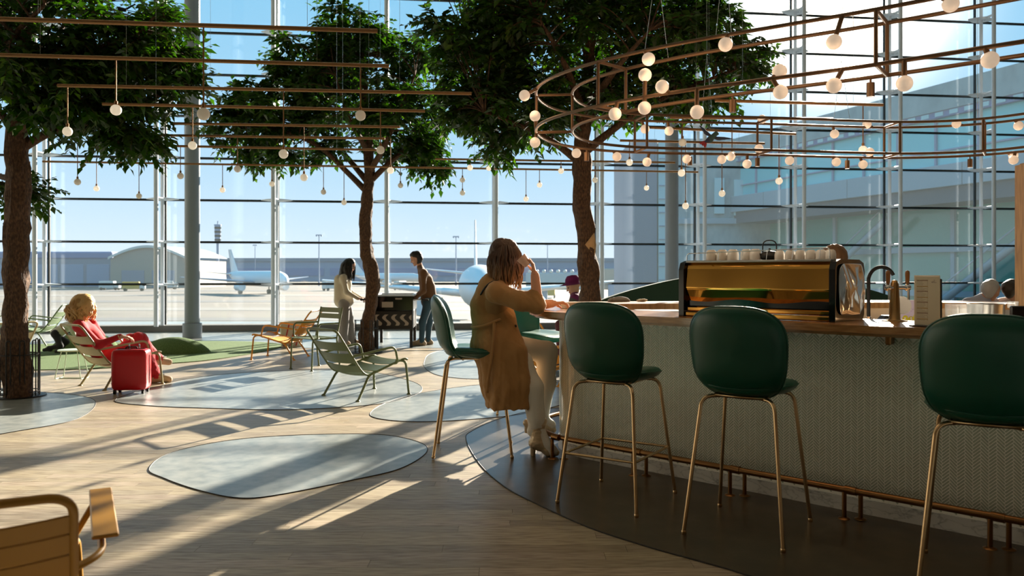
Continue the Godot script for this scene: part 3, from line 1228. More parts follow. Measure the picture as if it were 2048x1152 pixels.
func off_path(o: float) -> PackedVector2Array:
	var r := PackedVector2Array()
	var n := wall_path.size()
	for i in n:
		var d := (wall_path[mini(i + 1, n - 1)] - wall_path[maxi(i - 1, 0)]).normalized()
		r.append(wall_path[i] + Vector2(-d.y, d.x) * o)
	return r


# point on the straight front: t along it, o outward, height h
func bp(t: float, o: float, h: float) -> Vector3:
	return Vector3(0.418 + 0.735 * t - 0.678 * o, h, -(5.89 - 0.678 * t - 0.735 * o))


func bar_turn() -> float:      # local x along the front to the right, local z outward to the guests
	return atan2(-0.678, 0.735)


func strip(mb: MB, a: PackedVector2Array, b: PackedVector2Array, i0: int, i1: int, y0: float, y1: float) -> void:
	# a is the outer edge, b the inner one
	var ot := []
	var ob := []
	var it := []
	var ib := []
	for i in range(i0, i1):
		ot.append(Vector3(a[i].x, y1, -a[i].y))
		ob.append(Vector3(a[i].x, y0, -a[i].y))
		it.append(Vector3(b[i].x, y1, -b[i].y))
		ib.append(Vector3(b[i].x, y0, -b[i].y))
	mb.grid([ot, ob])
	mb.grid([it, ot])
	mb.grid([ib, it])
	mb.grid([ob, ib])
	mb.face([ot[0], it[0], ib[0], ob[0]])
	mb.face([ot[-1], ob[-1], ib[-1], it[-1]])


func bar() -> void:
	bar_path()
	var n := wall_path.size()
	var bf := thing("tiled_bar", "curved bar front clad in small sage herringbone tiles", "bar", Vector3(1.6, 0, -4.9))
	var mb := wmb(bf)
	strip(mb, off_path(0.0018), off_path(-0.12), 0, tip_end, 0.0, 1.0)
	done(mb, "wall_core", M.grout, bf)
	tiles(bf)
	var op := off_path(0.012)
	var i := 0
	while i < tip_end - 1:
		var j := mini(i + 17, tip_end)
		mb = wmb(bf)
		strip(mb, op, off_path(-0.02), i, j, 0.0, 0.085)
		done(mb, "marble_plinth", M.marble, bf)
		i = j - 1
	for t in [1.62, 2.26]:
		mb = wmb(bf)
		mb.box(bp(t, 0.035, 0.985), Vector3(0.03, 0.05, 0.07), 0.006, Basis(Vector3.UP, bar_turn()))
		done(mb, "bag_hook", M.copper, bf)
	# worktops
	mb = MB.new()
	strip(mb, off_path(0.2), off_path(-0.42), 0, tip_end - 12, 1.012, 1.045)
	strip(mb, off_path(0.235), off_path(-0.43), 0, tip_end - 12, 1.03, 1.07)
	tag(done(mb, "bar_worktop", M.counter_wood), "glossy brown wooden worktop along the tiled bar front", "worktop")
	var bk := thing("back_counter", "far side of the bar: wooden shelf on a pale steel front", "counter", Vector3(2.6, 0, -7.0))
	mb = wmb(bk)
	strip(mb, off_path(0.22), off_path(-0.3), tip_end - 8, n, 1.05, 1.1)
	done(mb, "counter_top", M.shelf_wood, bk)
	i = tip_end - 8
	while i < n - 1:
		var j := mini(i + 9, n)
		mb = wmb(bk)
		strip(mb, off_path(0.0), off_path(-0.25), i, j, 0.0, 1.05)
		done(mb, "steel_panel", M.steel, bk)
		i = j - 1
	# foot rail on paired posts
	var fr := thing("foot_rail", "copper foot rail on short paired posts along the bar", "foot rail", bp(1.5, 0.17, 0))
	var rp := []
	var o16 := off_path(0.17)
	for k in tip_end:
		rp.append(Vector3(o16[k].x, 0.165, -o16[k].y))
	mb = wmb(fr)
	mb.tube(rp, 0.019, 12)
	done(mb, "rail", M.copper, fr)
	for t in [0.02, 0.72, 1.42, 2.1, 2.8, 3.5]:
		for e in [-0.035, 0.035]:
			var b := bp(t + e, 0.17 if e < 0 else 0.12, 0)
			mb = wmb(fr)
			mb.cyl(b, b + Vector3(0, 0.16, 0), 0.0125, 10)
			mb.lathe([Vector2(0.032, 0.0), Vector2(0.032, 0.008), Vector2(0.014, 0.014)], b, 14)
			done(mb, "post", M.copper, fr)
		mb = wmb(fr)
		mb.cyl(bp(t - 0.03, 0.17, 0.165), bp(t + 0.03, 0.17, 0.165), 0.024, 12)
		done(mb, "clamp_sleeve", M.copper, fr)


func tiles(bf: Node3D) -> void:
	var W := 0.0127
	var nn := 4
	var L := W * nn
	# arc length table
	var acc := PackedFloat32Array([0.0])
	for i in range(1, tip_end):
		acc.append(acc[-1] + wall_path[i].distance_to(wall_path[i - 1]))
	var total := acc[-1]
	var shape := MB.new()
	var variants := []
	for v in 4:
		shape = MB.new()
		_tile(shape, Transform3D(), L - 0.002, W - 0.002)
		variants.append(shape.mesh(M["tile_%d" % v]))
	var joined := wmb(bf)
	var base := joined.xf
	rng.seed = 5
	var singles := []
	var others := []
	var s2 := sqrt(0.5)
	var y0 := 0.088
	var y1 := 0.998
	for m in range(-10, int(total / (L * 2 * s2)) + 12):
		for k in range(-int(total / W) - 90, 140):
			for hv in 2:
				var cx: float
				var cy: float
				if hv == 0:
					cx = k + m * nn + nn * 0.5
					cy = k - m * nn + 0.5
				else:
					cx = k + m * nn + nn + 0.5
					cy = k - m * nn + 1.0 - nn * 0.5
				var s := (cx - cy) * s2 * W
				var h := y0 + (cx + cy) * s2 * W
				if s < 0.02 or s > total - 0.02 or h < y0 + L * s2 * 0.5 or h > y1 - L * s2 * 0.5 + 0.012:
					continue
				others.append([s, h, hv])
	for q in others:
		var s: float = q[0]
		var i := 1
		var lo := 0
		var hi := tip_end - 1
		while hi - lo > 1:
			var mid := (lo + hi) / 2
			if acc[mid] > s:
				hi = mid
			else:
				lo = mid
		var f := (s - acc[lo]) / maxf(acc[hi] - acc[lo], 1e-6)
		var p := wall_path[lo].lerp(wall_path[hi], f)
		var d := (wall_path[hi] - wall_path[lo]).normalized()
		var tang := Vector3(d.x, 0, -d.y)
		var nrm := Vector3(-d.y, 0, -d.x)
		var up := Vector3.UP
		var ang: float = PI / 4 if q[2] == 0 else -PI / 4
		# tile's long axis lies at 45 degrees in the (tangent, up) plane
		var ax := tang * cos(ang) + up * sin(ang)
		var ay := nrm.cross(ax)
		var tr := Transform3D(Basis(ax, ay, nrm), Vector3(p.x, q[1], -p.y) + nrm * -0.003)
		var px := p.x / p.y * F + 1024
		var py: float = HZ - (q[1] - E) / p.y * F
		if singles.size() < 300 and px > 1600 and px < 1832 and py > 700 and py < 800:
			singles.append(tr)
		else:
			joined.xf = base * tr
			var v := 0.93 + 0.14 * rng.randf()
			joined.col = Color(v, v * (0.99 + 0.02 * rng.randf()), v)
			_tile(joined, Transform3D(), L - 0.002, W - 0.002)
	for tr in singles:
		inst(variants[rng.randi() % 4], "tile", bf.transform.affine_inverse() * tr, bf)
	tag(done(joined, "tiles", M.tile, bf), "", "", "", "stuff")


func _tile(mb: MB, _t: Transform3D, l: float, w: float) -> void:
	var a := Vector3(l / 2, w / 2, 0)
	var b := 0.0013
	var z := 0.006
	var lo := [Vector3(-a.x, -a.y, 0), Vector3(a.x, -a.y, 0), Vector3(a.x, a.y, 0), Vector3(-a.x, a.y, 0)]
	var hi := [Vector3(-a.x + b, -a.y + b, z), Vector3(a.x - b, -a.y + b, z), Vector3(a.x - b, a.y - b, z), Vector3(-a.x + b, a.y - b, z)]
	mb.face(hi)
	for i in 4:
		var j := (i + 1) % 4
		mb.face([lo[i], lo[j], hi[j], hi[i]])


# ---------------------------------------------------------------- bar stools
func stool(x: float, d: float, face_to: Vector2, label: String, footrest: bool) -> void:
	# face_to = (x, depth) direction the sitter looks; local +z
	var t := thing("bar_stool", label, "stool", Vector3(x, 0.004, -d), atan2(face_to.x, -face_to.y), "green upholstered bar stools")
	var oseat := func(a: float) -> Vector2:
		var c := cos(a)
		var s := sin(a)
		return Vector2(signf(c) * pow(absf(c), 0.74) * 0.235, signf(s) * pow(absf(s), 0.74) * 0.235)
	var mseat := func(q: Vector2) -> Vector3:
		var u := q / 0.235
		return Vector3(q.x, 0.738 + 0.03 * u.x * u.x + 0.02 * maxf(-u.y, 0.0) - 0.012 * maxf(u.y, 0.0) ** 2, q.y + 0.02)
	var mb := MB.new()
	# outline runs counter-clockwise seen from the front of nrm
	var oseat2 := func(a: float) -> Vector2: return (oseat.call(-a) as Vector2)
	mb.pad(oseat2, mseat, Vector3.UP, 0.078, 40, 0.006)
	done(mb, "seat", M.green_leather, t)
	mb = MB.new()
	var rim := []
	for i in 48:
		rim.append(mseat.call(oseat2.call(TAU * i / 48.0) * 1.0))
	mb.tube(rim, 0.0055, 6, false, true)
	done(mb, "seat_piping", M.green_leather, t)
	var oback := func(a: float) -> Vector2:
		var c := cos(a)
		var s := sin(a)
		var h := signf(s) * pow(absf(s), 0.66) * 0.245
		return Vector2(signf(c) * pow(absf(c), 0.70) * (0.244 + 0.07 * h), h)
	var mback := func(q: Vector2) -> Vector3:
		var low := maxf(-q.y - 0.08, 0.0)
		return Vector3(q.x, 0.935 + q.y * 0.985, -0.25 - q.y * 0.20 + q.x * q.x * 1.15 + low * low * 4.5)
	mb = MB.new()
	mb.pad(oback, mback, Vector3(0, 0.15, 0.99).normalized(), 0.085, 44, 0.012)
	done(mb, "backrest", M.green_leather, t)
	mb = MB.new()
	rim = []
	for i in 60:
		rim.append(mback.call(oback.call(TAU * i / 60.0) * 1.0))
	mb.tube(rim, 0.0065, 6, false, true)
	done(mb, "backrest_piping", M.green_leather, t)
	# legs
	for sx in [-1.0, 1.0]:
		for sz in [-1.0, 1.0]:
			mb = MB.new()
			var foot := Vector3(sx * 0.25, 0.012, sz * 0.285)
			var knee := Vector3(sx * 0.185, 0.705, sz * 0.195)
			mb.tube(rounded([foot, knee, Vector3(sx * 0.05, 0.712, sz * 0.10)], 0.055, 7), 0.0105, 10)
			var leg := done(mb, "leg", M.brass, t)
			mb = MB.new()
			mb.lathe([Vector2(0.012, 0.0), Vector2(0.0135, 0.004), Vector2(0.0135, 0.016), Vector2(0.011, 0.02)], Vector3(foot.x, 0, foot.z), 12)
			done(mb, "foot_cap", M.brass, leg)
	mb = MB.new()
	mb.tube([Vector3(-0.13, 0.712, -0.16), Vector3(0.13, 0.712, -0.16), Vector3(0.13, 0.712, 0.16), Vector3(-0.13, 0.712, 0.16)], 0.009, 8, false, true)
	done(mb, "seat_frame", M.brass, t)
	if footrest:
		var f := 0.29 / 0.7
		var c := []
		for q in [[-1, -1], [1, -1], [1, 1], [-1, 1]]:
			c.append(Vector3(q[0] * lerpf(0.25, 0.185, f), 0.29, q[1] * lerpf(0.285, 0.195, f)))
		for i in 4:
			mb = MB.new()
			mb.cyl(c[i], c[(i + 1) % 4], 0.0075, 8)
			done(mb, "footrest_bar", M.brass, t)


func stools() -> void:
	var fc := Vector2(0.545, 0.84)
	stool(0.63, 4.76, fc, "green leather bar stool with a brass footrest frame, nearest the bar's rounded end", true)
	stool(1.25, 4.21, fc, "green leather bar stool standing right before the coffee machine", false)
	stool(2.06, 3.46, Vector2(0.5, 0.86), "green leather bar stool cut by the picture's edge, before the menu stand", false)
	stool(-0.29, 6.03, Vector2(0.985, 0.02), "green leather bar stool that the woman in the tan coat sits on", false)
	stool(0.24, 7.55, Vector2(0.75, -0.65), "sunlit green bar stool standing behind the tan coat at the bar's tip", false)


# ---------------------------------------------------------------- oval lamp ring over the bar
var ring_pts: Array


func ring_at(px: float, near: bool) -> Vector2:
	var best := Vector2(0, 6)
	var bd := 1e9
	for q in ring_pts:
		var is_near: bool = q.y < 5.6 and q.x < 3.6
		if is_near != near:
			continue
		var e := absf(q.x / q.y * F + 1024 - px)
		if e < bd:
			bd = e
			best = q
	return best


func lamp_ring() -> void:
	ring_pts = smooth3([Vector2(3.3, 2.85), Vector2(2.35, 3.64), Vector2(1.85, 4.05), Vector2(1.157, 4.52), Vector2(0.80, 4.80), Vector2(0.45, 5.17), Vector2(0.22, 5.60), Vector2(0.19, 6.05), Vector2(0.36, 6.52), Vector2(0.72, 6.85), Vector2(1.21, 7.02), Vector2(2.2, 7.14), Vector2(3.0, 7.28), Vector2(3.6, 7.33), Vector2(4.19, 7.17), Vector2(4.6, 6.75), Vector2(4.85, 6.1), Vector2(5.0, 5.0), Vector2(4.7, 3.6), Vector2(4.1, 2.8)], 10, true)
	var n := ring_pts.size()
	var inner := []
	for i in n:
		var d: Vector2 = (ring_pts[(i + 1) % n] - ring_pts[(i + n - 1) % n]).normalized()
		inner.append(ring_pts[i] - Vector2(-d.y, d.x) * 0.27)
	var t := thing("lamp_ring", "oval bronze lamp ring of double rails with globe bulbs hanging over the bar", "chandelier", Vector3(2.2, 2.41, -5.4))
	var rails := []
	for h in [2.41, 2.69]:
		for pp in [ring_pts, inner]:
			var path := []
			for q in pp:
				path.append(Vector3(q.x, h, -q.y))
			rails.append(path)
			var mb := wmb(t)
			mb.tube(path, 0.0115, 8, false, true)
			done(mb, "rail", M.bronze, t)
	# box frames
	for f in [[1193, true], [1757, true], [1073, false], [1270, false], [1518, false], [1770, false], [1963, false]]:
		var a := ring_at(f[0], f[1])
		var i := ring_pts.find(a)
		var b: Vector2 = inner[i]
		var c := [Vector3(a.x, 2.41, -a.y), Vector3(b.x, 2.41, -b.y), Vector3(b.x, 2.69, -b.y), Vector3(a.x, 2.69, -a.y)]
		for k in 4:
			var mb := wmb(t)
			mb.cyl(c[k], c[(k + 1) % 4], 0.011, 8)
			done(mb, "frame_bar", M.bronze, t)
	# suspension wires
	for f in [[1290, true], [1668, true], [1443, true], [1666, false], [1960, false], [1400, false]]:
		var a := ring_at(f[0], f[1])
		var i := ring_pts.find(a)
		var b: Vector2 = inner[i]
		var mid := Vector3((a.x + b.x) / 2, 3.25, -(a.y + b.y) / 2)
		var mb := wmb(t)
		mb.tube([Vector3(a.x, 2.69, -a.y), mid], 0.0016, 4)
		mb.tube([Vector3(b.x, 2.69, -b.y), mid], 0.0016, 4)
		mb.tube([mid, mid + Vector3(0, 6.35, 0)], 0.0016, 4)
		done(mb, "suspension_wire", M.chrome, t)
	# globes: photo column, row, near side?, glowing?
	var gl := [
		[1049, 191, 0, 1], [1070, 232, 0, 1], [1070, 285, 0, 1], [1292, 107, 1, 0], [1454, 76, 1, 0], [1290, 150, 1, 0], [1334, 182, 1, 1], [1230, 228, 1, 1], [1289, 216, 1, 1],
		[1394, 224, 1, 1], [1551, 151, 1, 0], [1561, 184, 1, 0], [1668, 84, 1, 0], [1668, 171, 1, 0], [1809, 167, 1, 0], [1891, 0, 1, 0], [1980, 120, 1, 0], [1150, 300, 0, 1],
		[1231, 309, 0, 1], [1294, 324, 0, 1], [1290, 258, 0, 1], [1338, 262, 0, 1], [1376, 314, 0, 0], [1444, 318, 0, 0], [1494, 328, 0, 0], [1518, 244, 0, 0], [1517, 300, 0, 0],
		[1464, 312, 0, 0], [1580, 320, 0, 0], [1672, 323, 0, 0], [1669, 268, 0, 0], [1740, 252, 0, 0], [1740, 305, 0, 0], [1726, 329, 0, 0], [1919, 249, 0, 0], [2036, 250, 0, 0], [2027, 320, 0, 0], [2020, 308, 0, 0]]
	var r := 0.04
	for q in gl:
		var a := ring_at(q[0], q[2] == 1)
		if q[0] < 1080:
			a = Vector2(0.12, 5.75 + 0.1 * (q[1] - 190) / 40)
		var ce := at(q[0], q[1], a.y)
		var bd := 1e9
		var np := Vector3.ZERO
		for path in rails:
			for pt in path:
				var e: float = (pt - ce).length()
				if e < bd:
					bd = e
					np = pt
		if bd < r + 0.016:
			ce = np + (ce - np).normalized() * (r + 0.016)
		globe(t, ce, np, r, 0.03 if q[3] == 1 else 0.018)
	for q in [[1175, 246, 0], [1433, 214, 1], [1712, 178, 1], [1387, 313, 0], [1518, 318, 0], [1693, 320, 0], [1945, 318, 0]]:
		var a := ring_at(q[0], q[2] == 1)
		var i := ring_pts.find(a)
		if q[1] < 300 and q[2] == 1:
			a = inner[i]
		var top := Vector3(a.x, 2.41, -a.y)
		var mb := wmb(t)
		mb.cyl(top, top - Vector3(0, 0.035, 0), 0.006, 6)
		mb.cyl(top - Vector3(0, 0.03, 0), top - Vector3(0, 0.105, 0), 0.021, 14)
		done(mb, "spot_lamp", M.bronze, t)


func globe(t: Node3D, ce: Vector3, foot: Vector3, r: float, strong: float) -> void:
	var mb := wmb(t)
	mb.ball(ce, r, 18, 12)
	var o := done(mb, "globe_bulb", M.frosted_lit, t)
	var dirv := (foot - ce).normalized()
	if foot.distance_to(ce) > r * 0.9:
		mb = wmb(t)
		mb.cyl(ce + dirv * r * 0.88, foot, 0.013, 10)
		done(mb, "socket", M.bronze, o)
	if strong > 0.0:
		var l := OmniLight3D.new()
		l.name = "bulb_light"
		l.light_color = Color(1.0, 0.80, 0.60)
		l.light_energy = strong
		l.light_size = r
		l.omni_range = 60.0
		l.omni_attenuation = 2.0
		l.shadow_enabled = true
		l.position = t.transform.affine_inverse() * ce
		t.add_child(l, true)


# ---------------------------------------------------------------- straight lamp rails with pendants
func pendant_rails() -> void:
	var h := 3.0
	# left end column,row, right end column,row, pendants (column,row), words
	var list := [
		[-60, 36, 755, 62, [[407, 228]], "nearest long bronze lamp rail with one globe hanging by the grey column"],
		[-60, 108, 778, 132, [[232, 220], [721, 231]], "second bronze lamp rail with two globes, one before each left tree"],
		[115, 171, 943, 187, [[135, 263], [567, 308]], "third bronze lamp rail reaching into the bar tree, two globes"],
		[205, 208, 850, 222, [[385, 291], [761, 300]], "fourth bronze lamp rail with a globe before the grey column"],
		[347, 247, 800, 254, [[608, 355]], "short fifth lamp rail across the middle tree, one globe below its crown"],
		[290, 270, 770, 277, [[475, 338], [781, 341]], "sixth lamp rail crossing the middle tree's lower boughs"],
		[240, 290, 765, 300, [[155, 364], [361, 352], [265, 318]], "seventh lamp rail with three globes left of the grey column"],
		[85, 323, 900, 336, [[193, 377], [278, 392], [445, 380], [647, 384], [688, 405], [801, 371], [544, 368], [60, 348]], "farthest long lamp rail with eight small globes low against the sky"],
		[870, 318, 1350, 325, [[940, 325], [978, 277], [1122, 342], [1190, 360]], "lamp rail passing behind the bar tree's trunk, four globes"],
		[900, 336, 1396, 344, [[925, 360], [925, 386], [1052, 398], [1079, 370], [1293, 376]], "farthest thin lamp rail above the coffee drinker, five small globes"],
		[1430, 201, 1766, 210, [[1726, 300]], "dark lamp rail high before the glass, right of the bar tree"],
		[1340, 235, 1665, 238, [[1365, 285], [1464, 310]], "dark lamp rail just behind the oval ring, two globes"],
		[1300, 255, 1591, 268, [[1363, 346], [1558, 362]], "dark lamp rail behind the parrot, two globes"],
		[1240, 281, 1529, 287, [[1259, 325], [1444, 387], [1371, 412]], "lowest dark lamp rail behind the oval ring, three globes"]]
	for q in list:
		var da: float = (h - E) * F / (HZ - q[1])
		var db: float = (h - E) * F / (HZ - q[3])
		var a := at(q[0], q[1], da)
		var b := at(q[2], q[3], db)
		var t := thing("lamp_rail", q[5], "lamp", (a + b) / 2, 0.0, "straight lamp rails over the lounge")
		var mb := wmb(t)
		mb.tube([a, b], 0.0155, 8)
		done(mb, "rail", M.rail_bronze, t)
		for k in [0.16, 0.82]:
			var w := a.lerp(b, k)
			mb = wmb(t)
			mb.tube([w, w + Vector3(0, 6.55, 0)], 0.0014, 4)
			done(mb, "suspension_wire", M.chrome, t)
		for g in q[4]:
			# the pendant hangs from the rail point in its column
			var u: float = (g[0] - 1024.0) / F
			var k := ((u * -a.z) - a.x) / ((b.x - a.x) - u * (a.z - b.z))
			k = clampf(k, 0.0, 1.0)
			var w := a.lerp(b, k)
			var ce := at(g[0], g[1], -w.z)
			if w.y - ce.y < 0.1:
				ce.y = w.y - 0.12
			mb = wmb(t)
			mb.cyl(Vector3(ce.x, w.y, ce.z), ce + Vector3(0, 0.035, 0), 0.0055, 8)
			var rod := done(mb, "pendant_rod", M.rail_bronze, t)
			mb = wmb(t)
			mb.cyl(ce + Vector3(0, 0.068, 0), ce + Vector3(0, 0.034, 0), 0.013, 10)
			done(mb, "socket", M.rail_bronze, rod)
			mb = wmb(t)
			mb.ball(ce, 0.042, 16, 10)
			done(mb, "globe_bulb", M.frosted, rod)


# ---------------------------------------------------------------- trees
func leaf(mb: MB, o: Vector3, ax: Vector3, sd: Vector3, l: float, w: float) -> void:
	var up := sd.cross(ax)
	var b := mb.p(o)
	var m := mb.p(o + ax * l * 0.48 - up * w * 0.12)
	var le := mb.p(o + ax * l * 0.42 - sd * w * 0.5 + up * w * 0.08)
	var ri := mb.p(o + ax * l * 0.42 + sd * w * 0.5 + up * w * 0.08)
	var t := mb.p(o + ax * l - up * w * 0.3)
	mb.tri(b, ri, m)
	mb.tri(m, ri, t)
	mb.tri(b, m, le)
	mb.tri(m, t, le)


func leaf_color() -> Color:
	var q := rng.randf()
	var c := Color(0.020, 0.052, 0.014).lerp(Color(0.055, 0.115, 0.022), q)
	if rng.randf() < 0.14:
		c = Color(0.10, 0.17, 0.03)
	return c


# trunk: [column, row, radius]; boughs: lists of [column, row, depth offset]; crown: [column, row, half width, half height, depth offset, half depth, clusters] in photo measures at the tree's depth
func tree(sd: int, d: float, label: String, trunk: Array, boughs: Array, crown: Array, leaf_len: float, per: int) -> Node3D:
	rng.seed = sd
	var base := at(trunk[0][0], 0, d) * Vector3(1, 0, 1)
	var t := thing("ficus_tree", label, "tree", base, 0.0, "indoor ficus trees")
	var nz := FastNoiseLite.new()
	nz.seed = sd
	nz.frequency = 2.6
	var path := []
	var rad := []
	for q in trunk:
		path.append(at(q[0], q[1], d))
		rad.append(q[2])
	path[0].y = 0.0
	var sp := smooth3(path, 6)
	var sr := []
	for i in sp.size():
		var f := float(i) / 6.0
		var k := int(f)
		sr.append(lerpf(rad[mini(k, rad.size() - 1)], rad[mini(k + 1, rad.size() - 1)], f - k))
	var mb := wmb(t)
	mb.tube(sp, sr, 18)
	for i in mb.v.size():
		var a := mb.v[i]
		var c := Vector3(0, a.y, 0)
		mb.v[i] += Vector3(nz.get_noise_3d(a.x * 3, a.y, a.z * 3), 0, nz.get_noise_3d(a.x * 3 + 9, a.y, a.z * 3)) * 0.05
	done(mb, "trunk", M.bark, t)
	var anchors := []
	for i in range(sp.size() / 2, sp.size()):
		anchors.append(sp[i])
	for bo in boughs:
		var bp_ := []
		for q in bo:
			bp_.append(at(q[0], q[1], d + q[2]))
		var bs := smooth3(bp_, 5)
		var br := []
		for i in bs.size():
			br.append(lerpf(0.058, 0.012, float(i) / (bs.size() - 1)))
			if i > 3:
				anchors.append(bs[i])
		mb = wmb(t)
		mb.tube(bs, br, 9)
		done(mb, "bough", M.bark, t)
	var lv := []      # [origin, axis, side, length]
	var twigs := wmb(t)
	for e in crown:
		var ce := at(e[0], e[1], d + e[4])
		var rx: float = e[2] / F * d
		var ry: float = e[3] / F * d
		var rz: float = e[5]
		for k in int(e[6] * 1.5):
			var q := Vector3(rng.randf_range(-1, 1), rng.randf_range(-1, 1), rng.randf_range(-1, 1))
			if q.length() > 1.0:
				q = q.normalized() * rng.randf_range(0.5, 1.0)
			elif q.length() < 0.45:
				q = q.normalized() * rng.randf_range(0.45, 1.0)
			var c := ce + q * Vector3(rx, ry, rz)
			var na: Vector3 = anchors[0]
			var bd := 1e9
			for a in anchors:
				var dd: float = (a - c).length_squared() + maxf(a.y - c.y, 0.0) * 0.6
				if dd < bd:
					bd = dd
					na = a
			var mid := na.lerp(c, 0.55) + Vector3(0, 0.12, 0)
			twigs.tube(bez(na, mid, c, 4), [0.011, 0.009, 0.007, 0.005, 0.003], 4, false)
			var outw := (c - na).normalized()
			for s in per / 9:
				var dirv := (outw * 0.55 + Vector3(rng.randf_range(-1, 1), rng.randf_range(-0.75, 0.55), rng.randf_range(-1, 1)).normalized()).normalized()
				var len := rng.randf_range(0.16, 0.36)
				var end := c + dirv * len - Vector3(0, len * 0.25, 0)
				twigs.tube([c, c.lerp(end, 0.5) + Vector3(0, 0.02, 0), end], [0.003, 0.0022, 0.0014], 3, false)
				for j in 9:
					var f := (j + 1.0) / 9.0
					var o := c.lerp(end, f)
					var side := dirv.cross(Vector3.UP).normalized() * (1.0 if j % 2 else -1.0)
					var ax := (dirv * 0.6 + side * 0.75 + Vector3(rng.randf_range(-0.4, 0.4), rng.randf_range(-0.75, 0.25), rng.randf_range(-0.4, 0.4))).normalized()
					var sv := ax.cross(Vector3(rng.randf_range(-0.5, 0.5), 1.0, rng.randf_range(-0.5, 0.5))).normalized()
					lv.append([o, ax, sv, leaf_len * rng.randf_range(0.7, 1.15)])
	done(twigs, "twigs", M.bark, t).set_meta("kind", "stuff")
	# the leaves nearest the camera singly, the rest joined
	lv.sort_custom(func(a, b): return a[0].z > b[0].z)
	var variants := []
	for v in 6:
		mb = MB.new()
		mb.col = leaf_color()
		leaf(mb, Vector3.ZERO, Vector3(0, 0, 1), Vector3(1, 0, 0), 1.0, 0.56)
		variants.append(mb.mesh(M.leaf))
	var n := 0
	mb = wmb(t)
	var inv := t.transform.affine_inverse()
	for q in lv:
		var px: float = q[0].x / -q[0].z * F + 1024
		var py: float = HZ - (q[0].y - E) / -q[0].z * F
		if n < 300 and px > 5 and px < 2040 and py > 5:
			n += 1
			var b := Basis(q[2], q[1].cross(q[2]), q[1]).scaled_local(Vector3.ONE * q[3])
			inst(variants[n % 6], "leaf", inv * Transform3D(b, q[0]), t)
		else:
			mb.col = leaf_color()
			leaf(mb, q[0], q[1], q[2], q[3], q[3] * 0.56)
	done(mb, "foliage", M.leaf, t).set_meta("kind", "stuff")
	return t


func guard(c: Vector3, r: float, h: float, bars: int, label: String) -> void:
	var t := thing("tree_guard", label, "tree guard", c)
	for i in bars:
		var a := TAU * i / bars + 0.2
		var p := Vector3(cos(a), 0, sin(a)) * r
		var s := Vector3(-sin(a), 0, cos(a)) * 0.022
		var mb := MB.new()
		mb.tube(rounded([p - s + Vector3(0, 0.01, 0), p - s + Vector3(0, h, 0), p + s + Vector3(0, h, 0), p + s + Vector3(0, 0.01, 0)], 0.022, 4), 0.007, 6)
		done(mb, "hoop", M.black_iron, t)
	for y in [0.06, h * 0.75]:
		var ring := []
		for i in 28:
			ring.append(Vector3(cos(TAU * i / 28) * r, y, sin(TAU * i / 28) * r))
		var mb := MB.new()
		mb.tube(ring, 0.006, 6, false, true)
		done(mb, "ring_bar", M.black_iron, t)
	var mb := MB.new()
	mb.lathe([Vector2(r + 0.07, 0.0), Vector2(r + 0.07, 0.014), Vector2(r - 0.03, 0.016)], Vector3.ZERO, 28)
	done(mb, "base_ring", M.black_iron, t)


